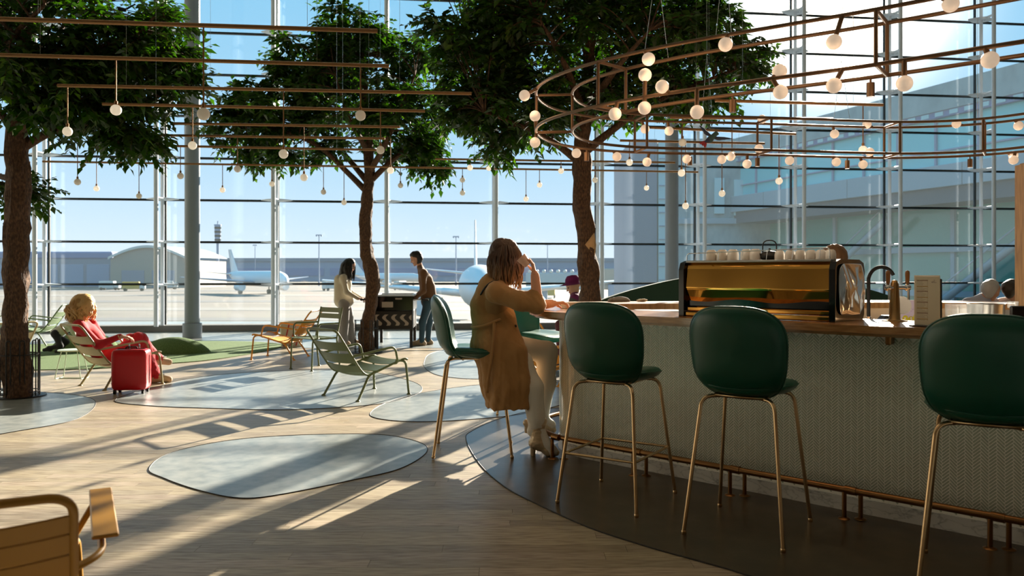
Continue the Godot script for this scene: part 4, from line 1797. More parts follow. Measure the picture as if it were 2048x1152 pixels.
func trees() -> void:
	var d1 := 8.63
	tree(101, d1, "dark ficus tree with a thick trunk nearest the red suitcase",
		[[36, 795, 0.145], [34, 740, 0.135], [30, 660, 0.12], [33, 560, 0.115], [32, 470, 0.118], [37, 380, 0.112], [34, 290, 0.105], [40, 180, 0.085], [52, 60, 0.06], [60, -70, 0.035]],
		[[[36, 270, 0], [90, 190, -0.2], [170, 110, -0.4], [290, 60, -0.5]], [[36, 300, 0], [110, 260, 0.1], [200, 240, 0.2], [310, 200, 0.2]], [[34, 260, 0], [-40, 190, 0.2], [-140, 120, 0.3]], [[38, 200, 0], [80, 120, 0.6], [150, 20, 1.0]], [[40, 180, 0], [20, 90, -0.7], [90, 10, -1.0]], [[34, 350, 0], [10, 355, 0.3], [-40, 340, 0.6]]],
		[[120, 60, 200, 110, 0.0, 1.3, 44], [255, 135, 120, 80, 0.0, 0.9, 30], [175, 225, 120, 52, 0.1, 0.8, 26], [320, 70, 55, 50, -0.1, 0.7, 12], [-80, 130, 120, 110, 0.2, 1.0, 20], [60, -70, 260, 70, 0.0, 1.5, 34], [265, 265, 45, 26, 0.2, 0.4, 7], [40, 372, 38, 16, 0.5, 0.3, 5], [90, 150, 110, 80, -0.5, 0.7, 20], [350, 150, 30, 60, 0.0, 0.4, 7]], 0.112, 72)
	guard(fl(36, 793), 0.205, 0.62, 10, "black iron guard round the trunk nearest the red suitcase")
	var d2 := 13.6
	tree(202, d2, "ficus tree with a bent trunk standing before the football table",
		[[733, 704, 0.135], [733, 660, 0.115], [744, 600, 0.105], [744, 550, 0.11], [731, 490, 0.108], [731, 430, 0.104], [736, 385, 0.098], [738, 340, 0.09], [734, 250, 0.07], [726, 130, 0.045], [722, 40, 0.02]],
		[[[735, 385, 0], [695, 345, 0.0], [640, 295, -0.2], [565, 262, -0.4], [480, 250, -0.5]], [[736, 365, 0], [690, 310, 0.3], [640, 260, 0.5], [600, 190, 0.6]], [[738, 365, 0], [785, 320, 0.0], [830, 285, 0.2], [870, 250, 0.3]], [[738, 345, 0], [770, 290, -0.4], [800, 220, -0.6], [830, 150, -0.7]], [[735, 300, 0], [700, 240, -0.6], [670, 150, -0.8]]],
		[[705, 60, 78, 46, 0.0, 0.9, 26], [625, 125, 100, 52, 0.0, 1.0, 28], [545, 215, 110, 52, -0.2, 1.0, 30], [700, 200, 140, 90, 0.0, 1.4, 46], [815, 235, 75, 75, 0.0, 1.0, 26], [590, 285, 120, 36, -0.1, 0.8, 22], [815, 300, 60, 34, 0.1, 0.7, 12], [825, 125, 55, 45, 0.0, 0.7, 12], [465, 245, 42, 45, -0.3, 0.5, 9], [860, 320, 22, 22, 0.0, 0.3, 3]], 0.135, 72)
	guard(fl(733, 705), 0.2, 0.55, 8, "black iron guard round the bent trunk by the football table")
	var d3 := 9.7
	var t3 := tree(303, d3, "tall ficus tree rising behind the bar with a brass plate on its trunk",
		[[1180, 767, 0.13], [1183, 680, 0.125], [1180, 590, 0.118], [1174, 510, 0.112], [1168, 440, 0.108], [1163, 380, 0.106], [1163, 310, 0.108], [1166, 230, 0.09], [1178, 120, 0.065], [1190, 20, 0.045], [1195, -60, 0.03]],
		[[[1160, 325, 0], [1115, 290, 0], [1050, 255, -0.3], [970, 225, -0.5]], [[1163, 310, 0], [1215, 268, 0], [1290, 215, -0.2], [1390, 170, -0.3], [1470, 140, -0.3]], [[1163, 280, 0], [1110, 200, 0.5], [1040, 120, 0.8], [930, 80, 0.8]], [[1165, 260, 0], [1220, 180, 0.6], [1310, 90, 0.9], [1380, 30, 1.0]], [[1168, 230, 0], [1130, 130, -0.7], [1080, 40, -0.9]], [[1168, 230, 0], [1230, 140, -0.8], [1300, 60, -1.0]]],
		[[1130, 60, 190, 95, 0.0, 1.4, 56], [975, 115, 105, 70, 0.0, 1.1, 32], [935, 200, 60, 48, 0.0, 0.7, 14], [1045, 215, 115, 58, -0.1, 0.9, 32], [890, 65, 42, 32, 0.0, 0.5, 6], [1345, 85, 130, 78, 0.0, 1.2, 42], [1475, 125, 52, 58, 0.0, 0.6, 13], [1250, 185, 150, 44, 0.0, 0.8, 30], [1040, -30, 190, 60, 0.0, 1.3, 30], [1290, -40, 160, 50, 0.0, 1.2, 22], [1000, 275, 40, 22, 0.0, 0.4, 5], [1400, 185, 80, 22, 0.0, 0.4, 9]], 0.115, 72)
	# brass plate bent round the third trunk
	var c := at(1172, 488, d3)
	var mb := wmb(t3)
	var row0 := []
	var tipp := at(1168, 490, d3) + Vector3(0, 0, 0.122)
	mb.face([tipp, at(1186, 512, d3) + Vector3(0.012, 0, 0.085), at(1189, 490, d3) + Vector3(0.016, 0, 0.06), at(1185, 466, d3) + Vector3(0.012, 0, 0.085)])
	mb.face([at(1185, 466, d3) + Vector3(0.012, 0, 0.081), at(1189, 490, d3) + Vector3(0.016, 0, 0.056), at(1186, 512, d3) + Vector3(0.012, 0, 0.081), tipp - Vector3(0, 0, 0.004)])
	done(mb, "brass_plate", M.brass, t3)


# ---------------------------------------------------------------- slatted metal chairs
# side profile (z forward, y up) of the low chair, from the front edge of the seat to the top of the back
func lounge(called: String, label: String, pos: Vector3, face_to: Vector2, m: Material, flat_arms := false, sc := 1.0) -> Node3D:
	var t := thing(called, label, "chair", pos, atan2(face_to.x, -face_to.y), "slatted metal lounge chairs")
	var key := [Vector2(0.36, 0.385), Vector2(0.30, 0.392), Vector2(0.10, 0.335), Vector2(-0.10, 0.275), Vector2(-0.185, 0.262), Vector2(-0.26, 0.31), Vector2(-0.36, 0.44), Vector2(-0.47, 0.60), Vector2(-0.55, 0.715)]
	var prof := smooth3(key, 8)
	var hw := 0.285 * sc
	# side rails with the loop at the top of the back
	for s in [-1.0, 1.0]:
		var path := []
		for q in prof.slice(0, 58):
			path.append(Vector3(s * hw, q.y, q.x))
		var mb := MB.new()
		mb.tube(path, 0.0125, 8)
		done(mb, "side_rail", m, t)
	var mb := MB.new()
	var e: Vector2 = prof[57]
	mb.tube(rounded([Vector3(-hw, e.y, e.x), Vector3(-hw, 0.755, -0.578), Vector3(hw, 0.755, -0.578), Vector3(hw, e.y, e.x)], 0.075, 8), 0.0125, 8)
	done(mb, "top_loop", m, t)
	# slats follow the profile with narrow gaps
	var runs := [[0.01, 0.105], [0.125, 0.215], [0.235, 0.325], [0.345, 0.44], [0.475, 0.575], [0.60, 0.69], [0.715, 0.80], [0.825, 0.90]]
	if flat_arms:
		runs = runs.slice(0, 4)
		for k in 8:
			runs.append([0.475 + 0.062 * k, 0.530 + 0.062 * k])
	var np := prof.size() - 1
	for r in runs:
		var rows_t := []
		var rows_b := []
		for i in 6:
			var f: float = lerpf(r[0], r[1], i / 5.0) * np
			var k := mini(int(f), np - 1)
			var q: Vector2 = prof[k].lerp(prof[k + 1], f - k)
			var tg: Vector2 = (prof[k + 1] - prof[k]).normalized()
			var nr := Vector2(tg.y, -tg.x)
			if nr.y < 0 and absf(nr.y) > 0.2:
				nr = -nr
			if tg.y > 0.6:
				nr = Vector2(absf(nr.x), absf(nr.y))
			var rt := []
			var rb := []
			for j in 9:
				var x := lerpf(-hw, hw, j / 8.0)
				var dish := 0.022 * (1.0 - pow(x / hw, 2.0))
				var c := q - nr * dish
				rt.append(Vector3(x, c.y + nr.y * 0.004, c.x + nr.x * 0.004))
				rb.append(Vector3(x, c.y - nr.y * 0.004, c.x - nr.x * 0.004))
			rows_t.append(rt)
			rows_b.append(rb)
		mb = MB.new()
		mb.grid(rows_t)
		rows_b.reverse()
		mb.grid(rows_b)
		mb.grid([rows_b[5], rows_t[0]])
		mb.grid([rows_t[5], rows_b[0]])
		done(mb, "slat", m, t)
	# legs
	for s in [-1.0, 1.0]:
		mb = MB.new()
		mb.tube(rounded([Vector3(s * hw * 1.1, 0.0, -0.33), Vector3(s * hw * 1.02, 0.255, -0.17), Vector3(s * hw, 0.285, -0.08)], 0.05), 0.0135, 8)
		var leg := done(mb, "leg", m, t)
		_foot(leg, Vector3(s * hw * 1.1, 0, -0.33), m)
		mb = MB.new()
		mb.tube(rounded([Vector3(s * hw * 1.1, 0.0, 0.36), Vector3(s * hw * 1.03, 0.375, 0.33), Vector3(s * hw, 0.385, 0.2)], 0.06), 0.0135, 8)
		leg = done(mb, "leg", m, t)
		_foot(leg, Vector3(s * hw * 1.1, 0, 0.36), m)
		# armrest
		mb = MB.new()
		if flat_arms:
			mb.tube(rounded([Vector3(s * hw, 0.50, -0.40), Vector3(s * (hw + 0.075), 0.515, -0.34), Vector3(s * (hw + 0.075), 0.53, 0.28), Vector3(s * hw, 0.385, 0.32)], 0.07), 0.0115, 8)
			mb.box(Vector3(s * (hw + 0.085), 0.545, 0.02), Vector3(0.075, 0.012, 0.60), 0.004)
		else:
			mb.tube(rounded([Vector3(s * hw, 0.47, -0.385), Vector3(s * (hw + 0.035), 0.545, 0.16), Vector3(s * (hw + 0.03), 0.36, 0.205), Vector3(s * hw, 0.355, 0.16)], 0.07), 0.0125, 8)
		done(mb, "armrest", m, t)
	return t


func _foot(leg: Node3D, p: Vector3, m: Material) -> void:
	var mb := MB.new()
	mb.lathe([Vector2(0.026, 0.0), Vector2(0.026, 0.006), Vector2(0.014, 0.016)], p, 12)
	done(mb, "foot_pad", m, leg)


func dining_chair(label: String, pos: Vector3, face_to: Vector2, m: Material) -> void:
	var t := thing("garden_chair", label, "chair", pos, atan2(face_to.x, -face_to.y))
	var hw := 0.235
	for s in [-1.0, 1.0]:
		var mb := MB.new()
		mb.tube(rounded([Vector3(s * hw, 0.0, -0.25), Vector3(s * hw, 0.43, -0.19), Vector3(s * hw, 0.86, -0.29)], 0.06), 0.0125, 8)
		var leg := done(mb, "leg", m, t)
		_foot(leg, Vector3(s * hw, 0, -0.25), m)
		mb = MB.new()
		mb.tube(rounded([Vector3(s * hw, 0.0, 0.24), Vector3(s * hw, 0.44, 0.22), Vector3(s * hw, 0.435, -0.19)], 0.06), 0.0125, 8)
		leg = done(mb, "leg", m, t)
		_foot(leg, Vector3(s * hw, 0, 0.24), m)
		mb = MB.new()
		mb.tube(rounded([Vector3(s * hw, 0.64, -0.245), Vector3(s * (hw + 0.04), 0.645, 0.16), Vector3(s * (hw + 0.03), 0.45, 0.17), Vector3(s * hw, 0.44, 0.12)], 0.07), 0.0125, 8)
		done(mb, "armrest", m, t)
	for i in 6:
		var mb := MB.new()
		mb.box(Vector3(0, 0.44 - 0.012 * sin(i / 5.0 * PI), -0.165 + 0.075 * i), Vector3(hw * 2 + 0.02, 0.012, 0.066), 0.003)
		done(mb, "seat_slat", m, t)
	for i in 2:
		var mb := MB.new()
		mb.box(Vector3(0, 0.735 + 0.085 * i, -0.262 - 0.02 * i), Vector3(hw * 2 + 0.02, 0.07, 0.012), 0.003, Basis(Vector3.RIGHT, -0.23))
		done(mb, "back_slat", m, t)


func furniture() -> void:
	var f := Vector2(0.68, 0.73)
	lounge("lounge_chair", "empty olive slatted lounge chair in the middle of the floor", Vector3(-1.62, 0.003, -8.80), f, M.olive)
	lounge("lounge_chair", "pale olive slatted lounge chair that the woman in red sits in", Vector3(-4.72, 0, -9.60), Vector2(0.62, 0.78), M.pale_olive)
	lounge("lounge_chair", "orange slatted lounge chair behind the olive garden chair", fl(563, 716), Vector2(-0.99, 0.1), M.orange)
	lounge("lounge_chair", "sage green slatted lounge chair half hidden behind the dark trunk", Vector3(-8.95, 0, -14.9), Vector2(-0.97, -0.2), M.sage)
	lounge("lounge_chair", "blurred sage lounge chair at the picture's edge beyond the dark trunk", Vector3(-10.1, 0, -15.2), Vector2(0.7, -0.7), M.sage)
	lounge("lounge_chair", "mustard yellow slatted chair with flat arms in the front corner", Vector3(-1.70, 0.0, -2.50), Vector2(-0.48, 0.877), M.mustard, true)
	lounge("lounge_chair", "olive slatted lounge chair low behind the tree guard", Vector3(-6.45, 0, -9.75), Vector2(-0.9, 0.4), M.pale_olive)
	dining_chair("upright olive garden chair with two back slats", Vector3(-2.78, 0, -11.25), Vector2(-0.62, -0.78), M.olive)
	lounge("lounge_chair", "yellow slatted chair glimpsed under the sunlit bar stool", Vector3(0.62, 0, -9.0), Vector2(0.8, -0.6), M.orange)
	# side table
	var t := thing("side_table", "small round mint side table on bent wire legs", "table", fl(144, 757))
	var mb := MB.new()
	mb.lathe([Vector2(0.001, 0.355), Vector2(0.16, 0.355), Vector2(0.166, 0.36), Vector2(0.166, 0.368), Vector2(0.16, 0.372), Vector2(0.001, 0.372)], Vector3.ZERO, 30)
	done(mb, "table_top", M.mint, t)
	for s in [-1.0, 1.0]:
		mb = MB.new()
		mb.tube(rounded([Vector3(s * 0.1, 0.356, 0.06), Vector3(s * 0.165, 0.006, 0.1), Vector3(s * 0.165, 0.006, -0.1), Vector3(s * 0.1, 0.356, -0.06)], 0.035), 0.006, 7)
		done(mb, "wire_leg", M.mint, t)
	mb = MB.new()
	mb.cyl(Vector3(-0.165, 0.006, 0), Vector3(0.165, 0.006, 0), 0.006, 6)
	done(mb, "crossbar", M.mint, t)
	suitcase()
	football_table()
	sofa()
	# striped bag behind the orange chair
	t = thing("shopping_bag", "white bag with red stripes standing behind the orange chair", "bag", fl(583, 694), 0.5)
	mb = MB.new()
	mb.grid([[Vector3(-0.17, 0, 0.09), Vector3(0.17, 0, 0.09), Vector3(0.17, 0, -0.09), Vector3(-0.17, 0, -0.09)], [Vector3(-0.2, 0.46, 0.07), Vector3(0.2, 0.48, 0.07), Vector3(0.2, 0.48, -0.07), Vector3(-0.2, 0.46, -0.07)]], true)
	mb.face([Vector3(-0.17, 0.02, 0.09), Vector3(0.17, 0.02, 0.09), Vector3(0.17, 0.02, -0.09), Vector3(-0.17, 0.02, -0.09)])
	done(mb, "body", M.white_paper, t)
	for i in 3:
		mb = MB.new()
		mb.tube([Vector3(-0.16 + 0.11 * i, 0.03, 0.095), Vector3(-0.06 + 0.12 * i, 0.43, 0.078)], 0.012, 5)
		done(mb, "red_stripe", M.suitcase_red, t)


func suitcase() -> void:
	var t := thing("suitcase", "hard red cabin suitcase standing beside the seated woman", "suitcase", fl(263, 786) + Vector3(0, 0, 0), 0.12)
	var mb := MB.new()
	# rounded shell from a stack of superellipses
	var rows := []
	for q in [[0.045, 0.80], [0.05, 0.9], [0.075, 0.98], [0.12, 1.0], [0.42, 1.0], [0.465, 0.98], [0.488, 0.9], [0.494, 0.78]]:
		var row := []
		for j in 32:
			var a := TAU * j / 32
			row.append(Vector3(signf(cos(a)) * pow(absf(cos(a)), 0.28) * 0.19 * q[1], q[0], -signf(sin(a)) * pow(absf(sin(a)), 0.32) * 0.115 * q[1]))
		rows.append(row)
	mb.grid(rows, true)
	mb.face(rows[-1])
	var bt: Array = rows[0].duplicate()
	bt.reverse()
	mb.face(bt)
	done(mb, "shell", M.suitcase_red, t)
	mb = MB.new()
	var zip := []
	for q in rows:
		zip.append(q[8] * Vector3(0, 1, 0) + Vector3(0.1895 * (q[8].z / -0.115), 0, 0.0))
	var loop := []
	for y in [0.05, 0.12, 0.42, 0.485]:
		loop.append(Vector3(-0.191 if y > 0.06 and y < 0.47 else -0.165, y, 0))
	for y in [0.497, 0.497]:
		loop.append(Vector3(-0.14 if loop.size() == 4 else 0.14, y, 0))
	for y in [0.485, 0.42, 0.12, 0.05]:
		loop.append(Vector3(0.191 if y > 0.06 and y < 0.47 else 0.165, y, 0))
	mb.tube(loop, 0.005, 6)
	done(mb, "zip_seam", M.rubber, t)
	for x in [-0.15, 0.15]:
		for z in [-0.08, 0.08]:
			mb = MB.new()
			mb.cyl(Vector3(x - 0.012, 0.022, z), Vector3(x + 0.012, 0.022, z), 0.022, 12)
			mb.box(Vector3(x, 0.04, z), Vector3(0.03, 0.02, 0.03), 0.004)
			done(mb, "wheel", M.rubber, t)
	mb = MB.new()
	mb.tube(rounded([Vector3(-0.06, 0.49, 0), Vector3(-0.06, 0.518, 0), Vector3(0.06, 0.518, 0), Vector3(0.06, 0.49, 0)], 0.02), 0.008, 8)
	done(mb, "carry_handle", M.rubber, t)
	for x in [-0.055, 0.055]:
		mb = MB.new()
		mb.box(Vector3(x, 0.515, -0.09), Vector3(0.014, 0.06, 0.01))
		done(mb, "handle_tube", M.chrome, t)


func football_table() -> void:
	var t := thing("football_table", "black table football cabinet between the two players", "game table", Vector3(-2.18, 0, -14.95), 0.06)
	var mb := MB.new()
	for a in [[Vector3(0, 0.80, 0.57), Vector3(0.72, 0.26, 0.03)], [Vector3(0, 0.80, -0.57), Vector3(0.72, 0.26, 0.03)], [Vector3(-0.345, 0.80, 0), Vector3(0.03, 0.26, 1.12)], [Vector3(0.345, 0.80, 0), Vector3(0.03, 0.26, 1.12)]]:
		mb = MB.new()
		mb.box(a[0], a[1], 0.006)
		done(mb, "side_panel", M.black_gloss, t)
	mb = MB.new()
	mb.box(Vector3(0, 0.74, 0), Vector3(0.66, 0.02, 1.12))
	done(mb, "playing_field", M.turf, t)
	mb = MB.new()
	mb.box(Vector3(0, 0.50, 0), Vector3(0.70, 0.34, 1.12), 0.01)
	done(mb, "lower_cabinet", M.black_iron, t)
	# flat print on the end: dark with pale curved bands
	var im := Image.create(128, 64, false, Image.FORMAT_RGB8)
	for y in 64:
		for x in 128:
			var w := sin(x * 0.2 + sin(y * 0.09) * 1.8)
			im.set_pixel(x, y, Color(0.62, 0.58, 0.54) if w > 0.25 else Color(0.03, 0.03, 0.05))
	var pm := mat("zebra_print", Color(1, 1, 1), 0.4)
	pm.albedo_texture = ImageTexture.create_from_image(im)
	mb = MB.new()
	mb.quad_uv(Vector3(-0.32, 0.40, 0.564), Vector3(0.33, 0.40, 0.564), Vector3(0.33, 0.60, 0.564), Vector3(-0.32, 0.60, 0.564))
	done(mb, "printed_panel", pm, t)
	mb = MB.new()
	mb.box(Vector3(-0.1, 0.78, 0.588), Vector3(0.2, 0.1, 0.006))
	mb.box(Vector3(0.1, 0.885, 0.588), Vector3(0.12, 0.03, 0.006))
	done(mb, "score_panel", M.hangar_end, t)
	for s in [-1.0, 1.0]:
		mb = MB.new()
		mb.box(Vector3(s * 0.345, 0.945, 0), Vector3(0.06, 0.025, 1.18), 0.006)
		done(mb, "top_rail", M.white_metal, t)
		mb = MB.new()
		mb.box(Vector3(0, 0.945, s * 0.575), Vector3(0.64, 0.025, 0.05), 0.006)
		done(mb, "end_rail", M.white_metal, t)
		for z in [-0.5, 0.5]:
			mb = MB.new()
			mb.box(Vector3(s * 0.32, 0.175, z), Vector3(0.055, 0.35, 0.055), 0.006)
			done(mb, "leg", M.black_iron, t)
	for i in 6:
		var z := -0.45 + 0.18 * i
		mb = MB.new()
		mb.cyl(Vector3(-0.52, 0.86, z), Vector3(0.52, 0.86, z), 0.008, 8)
		var rod := done(mb, "rod", M.chrome, t)
		mb = MB.new()
		var s := 1.0 if i % 2 else -1.0
		mb.cyl(Vector3(s * 0.5, 0.86, z), Vector3(s * 0.63, 0.86, z), 0.017, 10)
		done(mb, "grip", M.rubber, rod)
		for k in 3:
			mb = MB.new()
			mb.box(Vector3(-0.2 + 0.2 * k, 0.835, z), Vector3(0.03, 0.11, 0.022), 0.008)
			done(mb, "player_figure", M.suitcase_red if i % 2 else M.hangar_roof, rod)


func sofa() -> void:
	var d := 10.0
	var a := at(1150, 0, d)
	var b := at(1850, 0, d)
	var t := thing("banquette", "dark green banquette with a tall arched back behind the coffee machine", "sofa", Vector3((a.x + b.x) / 2, 0, -d))
	var L := b.x - a.x
	var rows := []
	for z in [0.07, -0.07]:
		var up := []
		for i in 33:
			var s := float(i) / 32
			up.append(Vector3((s - 0.5) * L, 0.86 + 0.50 * pow(sin(PI * clampf(s, 0.0, 1.0)), 0.8), z))
		rows.append(up)
	var mb := MB.new()
	var lo := func(r: Array) -> Array: return r.map(func(q): return Vector3(q.x, 0.0, q.z))
	mb.grid([lo.call(rows[0]), rows[0]])
	mb.grid([rows[0], rows[1]])
	mb.grid([rows[1], lo.call(rows[1])])
	done(mb, "arched_back", M.sofa_green, t)
	for i in 4:
		mb = MB.new()
		mb.box(Vector3((i - 1.5) * L / 4, 0.36, -0.36), Vector3(L / 4 - 0.01, 0.16, 0.56), 0.04)
		done(mb, "seat_cushion", M.sofa_green, t)
	mb = MB.new()
	mb.box(Vector3(0, 0.14, -0.36), Vector3(L - 0.1, 0.28, 0.5), 0.01)
	done(mb, "plinth", M.black_iron, t)


# ---------------------------------------------------------------- people
func hand(b: Array, w: Vector3, dirv: Vector3, palm: Vector3, s: float, col: Color, curl: float, thumb := 1.0) -> void:
	dirv = dirv.normalized()
	palm = (palm - dirv * palm.dot(dirv)).normalized()
	var side := dirv.cross(palm) * thumb
	b.append([w - dirv * 0.02 * s, w + dirv * 0.02 * s, 0.027 * s, 0.026 * s, col])
	for i in 4:
		var k := w + (dirv * 0.088 + side * (0.03 - 0.02 * i)) * s - palm * absf(i - 1.5) * 0.002 * s
		b.append([w + side * (0.016 - 0.011 * i) * s + dirv * 0.012 * s, k, 0.016 * s, 0.0115 * s, col])
		var ln: float = [0.95, 1.06, 1.0, 0.8][i]
		var a := 0.0
		for j in 3:
			a += curl * [0.8, 1.0, 0.7][j]
			var e: Vector3 = k + (dirv * cos(a) + palm * sin(a)) * [0.042, 0.027, 0.021][j] * ln * s
			b.append([k, e, (0.0095 - 0.001 * j) * s, (0.009 - 0.0012 * j) * s, col])
			k = e
	var t0 := w + (dirv * 0.028 + side * 0.028) * s
	var t1 := t0 + (dirv * 0.6 + side * 0.62 + palm * (0.25 + curl * 0.5)).normalized() * 0.042 * s
	var t2 := t1 + (dirv * 0.85 + side * 0.12 + palm * (0.2 + curl * 0.7)).normalized() * 0.032 * s
	b.append([t0, t1, 0.014 * s, 0.011 * s, col])
	b.append([t1, t2, 0.0105 * s, 0.008 * s, col])


func head_bones(hc: Vector3, fd: Vector3, s: float, skin_c: Color, neck_to: Vector3) -> Array:
	fd = fd.normalized()
	var side := fd.cross(Vector3.UP).normalized()
	var u := side.cross(fd).normalized()
	var q := func(f: float, h: float, x: float) -> Vector3: return hc + (fd * f + u * h + side * x) * s
	var lip := Color(skin_c.r * 0.85, skin_c.g * 0.5, skin_c.b * 0.5)
	var b := [
		[q.call(-0.04, 0.03, 0.0), q.call(0.018, 0.034, 0.0), 0.082 * s, 0.078 * s, skin_c], [q.call(0.025, -0.02, 0.02), q.call(0.025, -0.02, -0.02), 0.06 * s, 0.06 * s, skin_c],
		[q.call(0.02, -0.06, 0.028), q.call(0.062, -0.096, 0.0), 0.034 * s, 0.02 * s, skin_c], [q.call(0.02, -0.06, -0.028), q.call(0.062, -0.096, 0.0), 0.034 * s, 0.02 * s, skin_c],
		[q.call(0.084, 0.008, 0.0), q.call(0.102, -0.030, 0.0), 0.008 * s, 0.013 * s, skin_c], [q.call(0.075, 0.026, 0.035), q.call(0.08, 0.024, 0.012), 0.009 * s, 0.008 * s, skin_c], [q.call(0.075, 0.026, -0.035), q.call(0.08, 0.024, -0.012), 0.009 * s, 0.008 * s, skin_c],
		[q.call(0.0, 0.012, 0.082), q.call(-0.004, -0.02, 0.078), 0.013 * s, 0.009 * s, skin_c], [q.call(0.0, 0.012, -0.082), q.call(-0.004, -0.02, -0.078), 0.013 * s, 0.009 * s, skin_c],
		[q.call(0.076, 0.004, 0.031), q.call(0.076, 0.004, 0.036), 0.010 * s, 0.010 * s, Color(0.03, 0.02, 0.015)], [q.call(0.076, 0.004, -0.031), q.call(0.076, 0.004, -0.036), 0.010 * s, 0.010 * s, Color(0.03, 0.02, 0.015)],
		[q.call(0.083, -0.062, -0.014), q.call(0.083, -0.062, 0.014), 0.008 * s, 0.008 * s, lip],
		[q.call(-0.03, -0.05, 0.0), neck_to, 0.048 * s, 0.054 * s, skin_c]]
	return b


# J: joints; C: colours top, leg, shoe, skin; returns the figure's node, its skin already made
func figure(label: String, J: Dictionary, C: Dictionary, s: float, cell := 0.014, extra := []) -> Node3D:
	var base: Vector3 = J.get("base", J.pelvis * Vector3(1, 0, 1))
	var t := thing("person", label, "person", base)
	var top: Color = C.top
	var lg: Color = C.leg
	var sl: Color = C.get("sleeve", top)
	var b := []
	var hips: Vector3 = J.hp_r - J.hp_l
	b.append([J.hp_r, J.hp_l, 0.10 * s, 0.10 * s, lg])
	b.append([J.pelvis + Vector3(0, 0.03, 0) * s, J.pelvis.lerp(J.chest, 0.45), 0.125 * s, 0.122 * s, C.get("waist", top)])
	b.append([J.pelvis.lerp(J.chest, 0.45), J.chest, 0.122 * s, 0.125 * s, top])
	b.append([J.chest, J.chest.lerp(J.neck, 0.6), 0.125 * s, 0.085 * s, top])
	for sd in ["r", "l"]:
		b.append([J.chest.lerp(J["sh_" + sd], 0.35), J["sh_" + sd], 0.095 * s, 0.062 * s, top])
		b.append([J.neck, J["sh_" + sd], 0.05 * s, 0.055 * s, top])
		b.append([J["sh_" + sd], J["el_" + sd], 0.06 * s, 0.048 * s, sl])
		b.append([J["el_" + sd], J["wr_" + sd], 0.047 * s, 0.034 * s, C.get("fore", sl)])
		b.append([J["hp_" + sd], J["kn_" + sd], 0.092 * s, 0.066 * s, lg])
		b.append([J["kn_" + sd], J["an_" + sd], 0.064 * s, 0.048 * s, lg])
		var toe: Vector3 = J["toe_" + sd]
		var an: Vector3 = J["an_" + sd]
		var heel := an - (toe - an) * Vector3(0.3, 0, 0.3) + Vector3(0, -0.05, 0) * s
		b.append([an, heel, 0.036 * s, 0.03 * s, C.shoe])
		b.append([heel, toe, 0.034 * s, 0.032 * s, C.shoe])
		b.append([an, toe, 0.036 * s, 0.03 * s, C.shoe])
	b.append_array(extra)
	var mb := wmb(t)
	skin(mb, b, cell, 0.045 * s)
	skin(mb, head_bones(J.head, J.face, s, C.skin, J.neck), minf(cell * 0.5, 0.007), 0.016 * s)
	var hb := []
	for sd in ["r", "l"]:
		if J.has("hand_" + sd):
			hb = []
			var hd: Array = J["hand_" + sd]
			hand(hb, J["wr_" + sd], hd[0], hd[1], s, C.skin, hd[2], hd[3])
			skin(mb, hb, minf(cell * 0.4, 0.0055) if cell > 0.01 else 0.0035, 0.008 * s)
	done(mb, "body", M.cloth, t)
	return t


func strands(sd: int, amp: float, wave := 1.0) -> Callable:
	var nz := FastNoiseLite.new()
	nz.seed = sd
	nz.frequency = 1.0
	return func(p: Vector3) -> float: return amp * (nz.get_noise_3d(p.x * 75.0, p.y * 7.0 * wave, p.z * 75.0) + 0.6 * nz.get_noise_3d(p.x * 30.0, p.y * 4.0 * wave * wave, p.z * 30.0))


func hair(t: Node3D, b: Array, cell: float, k: float, amp := 0.006, wave := 1.0) -> void:
	var mb := wmb(t)
	skin(mb, b, cell, k, null, strands(4, amp, wave))
	done(mb, "hair", M.hair_cloth, t)


# single locks laid over the hair: from the crown, down the skull, hanging free
func locks(t: Node3D, hc: Vector3, fd: Vector3, s: float, n: int, az: Vector2, drop: Vector2, c0: Color, c1: Color, r: float, wave: float, sd: int) -> void:
	rng.seed = sd
	fd = (fd * Vector3(1, 0, 1)).normalized()
	var side := fd.cross(Vector3.UP)
	var mb := wmb(t)
	for i in n:
		var a := deg_to_rad(rng.randf_range(az.x, az.y)) * (1.0 if i % 2 else -1.0)
		var o := fd * cos(a) + side * sin(a)
		var dn := rng.randf_range(drop.x, drop.y)
		var k := rng.randf_range(0.97, 1.10)
		var pts := [hc + (Vector3(0, 0.128, 0) + o * 0.02 - fd * 0.01) * s, hc + (Vector3(0, 0.098, 0) + o * 0.075 * k - fd * 0.012) * s, hc + (Vector3(0, 0.035, 0) + o * 0.112 * k - fd * 0.01) * s]
		var m := 6
		for j in m:
			var f := (j + 1.0) / m
			var w := Vector3(sin(f * 7.0 + i), 0, cos(f * 6.0 + i * 1.7)) * 0.012 * wave
			pts.append(hc + (Vector3(0, 0.035 - dn * f, 0) + o * (0.112 * k + 0.012 * sin(f * 3.0)) - fd * 0.015) * s + w * s)
		var path := smooth3(pts, 3)
		var rows := []
		var np := path.size()
		var keep := mb.v.size()
		for j in np:
			var f := float(j) / (np - 1)
			var rr := r * (0.7 + 0.6 * sin(PI * minf(f * 1.15, 1.0))) * (1.0 if f < 0.8 else (1.0 - f) / 0.2 * 0.8 + 0.2)
			rows.append(rr)
		mb.tube(path, rows, 5, false)
		for j in range(keep, mb.v.size()):
			var f := clampf(float((j - keep) / 5) / (np - 1) * 1.9 - 0.9, 0.0, 1.0)
			mb.c[j] = c0.lerp(c1, f)
	done(mb, "hair_locks", M.hair_cloth, t)


func people() -> void:
	tan_woman()
	red_woman()
	players()
	others()


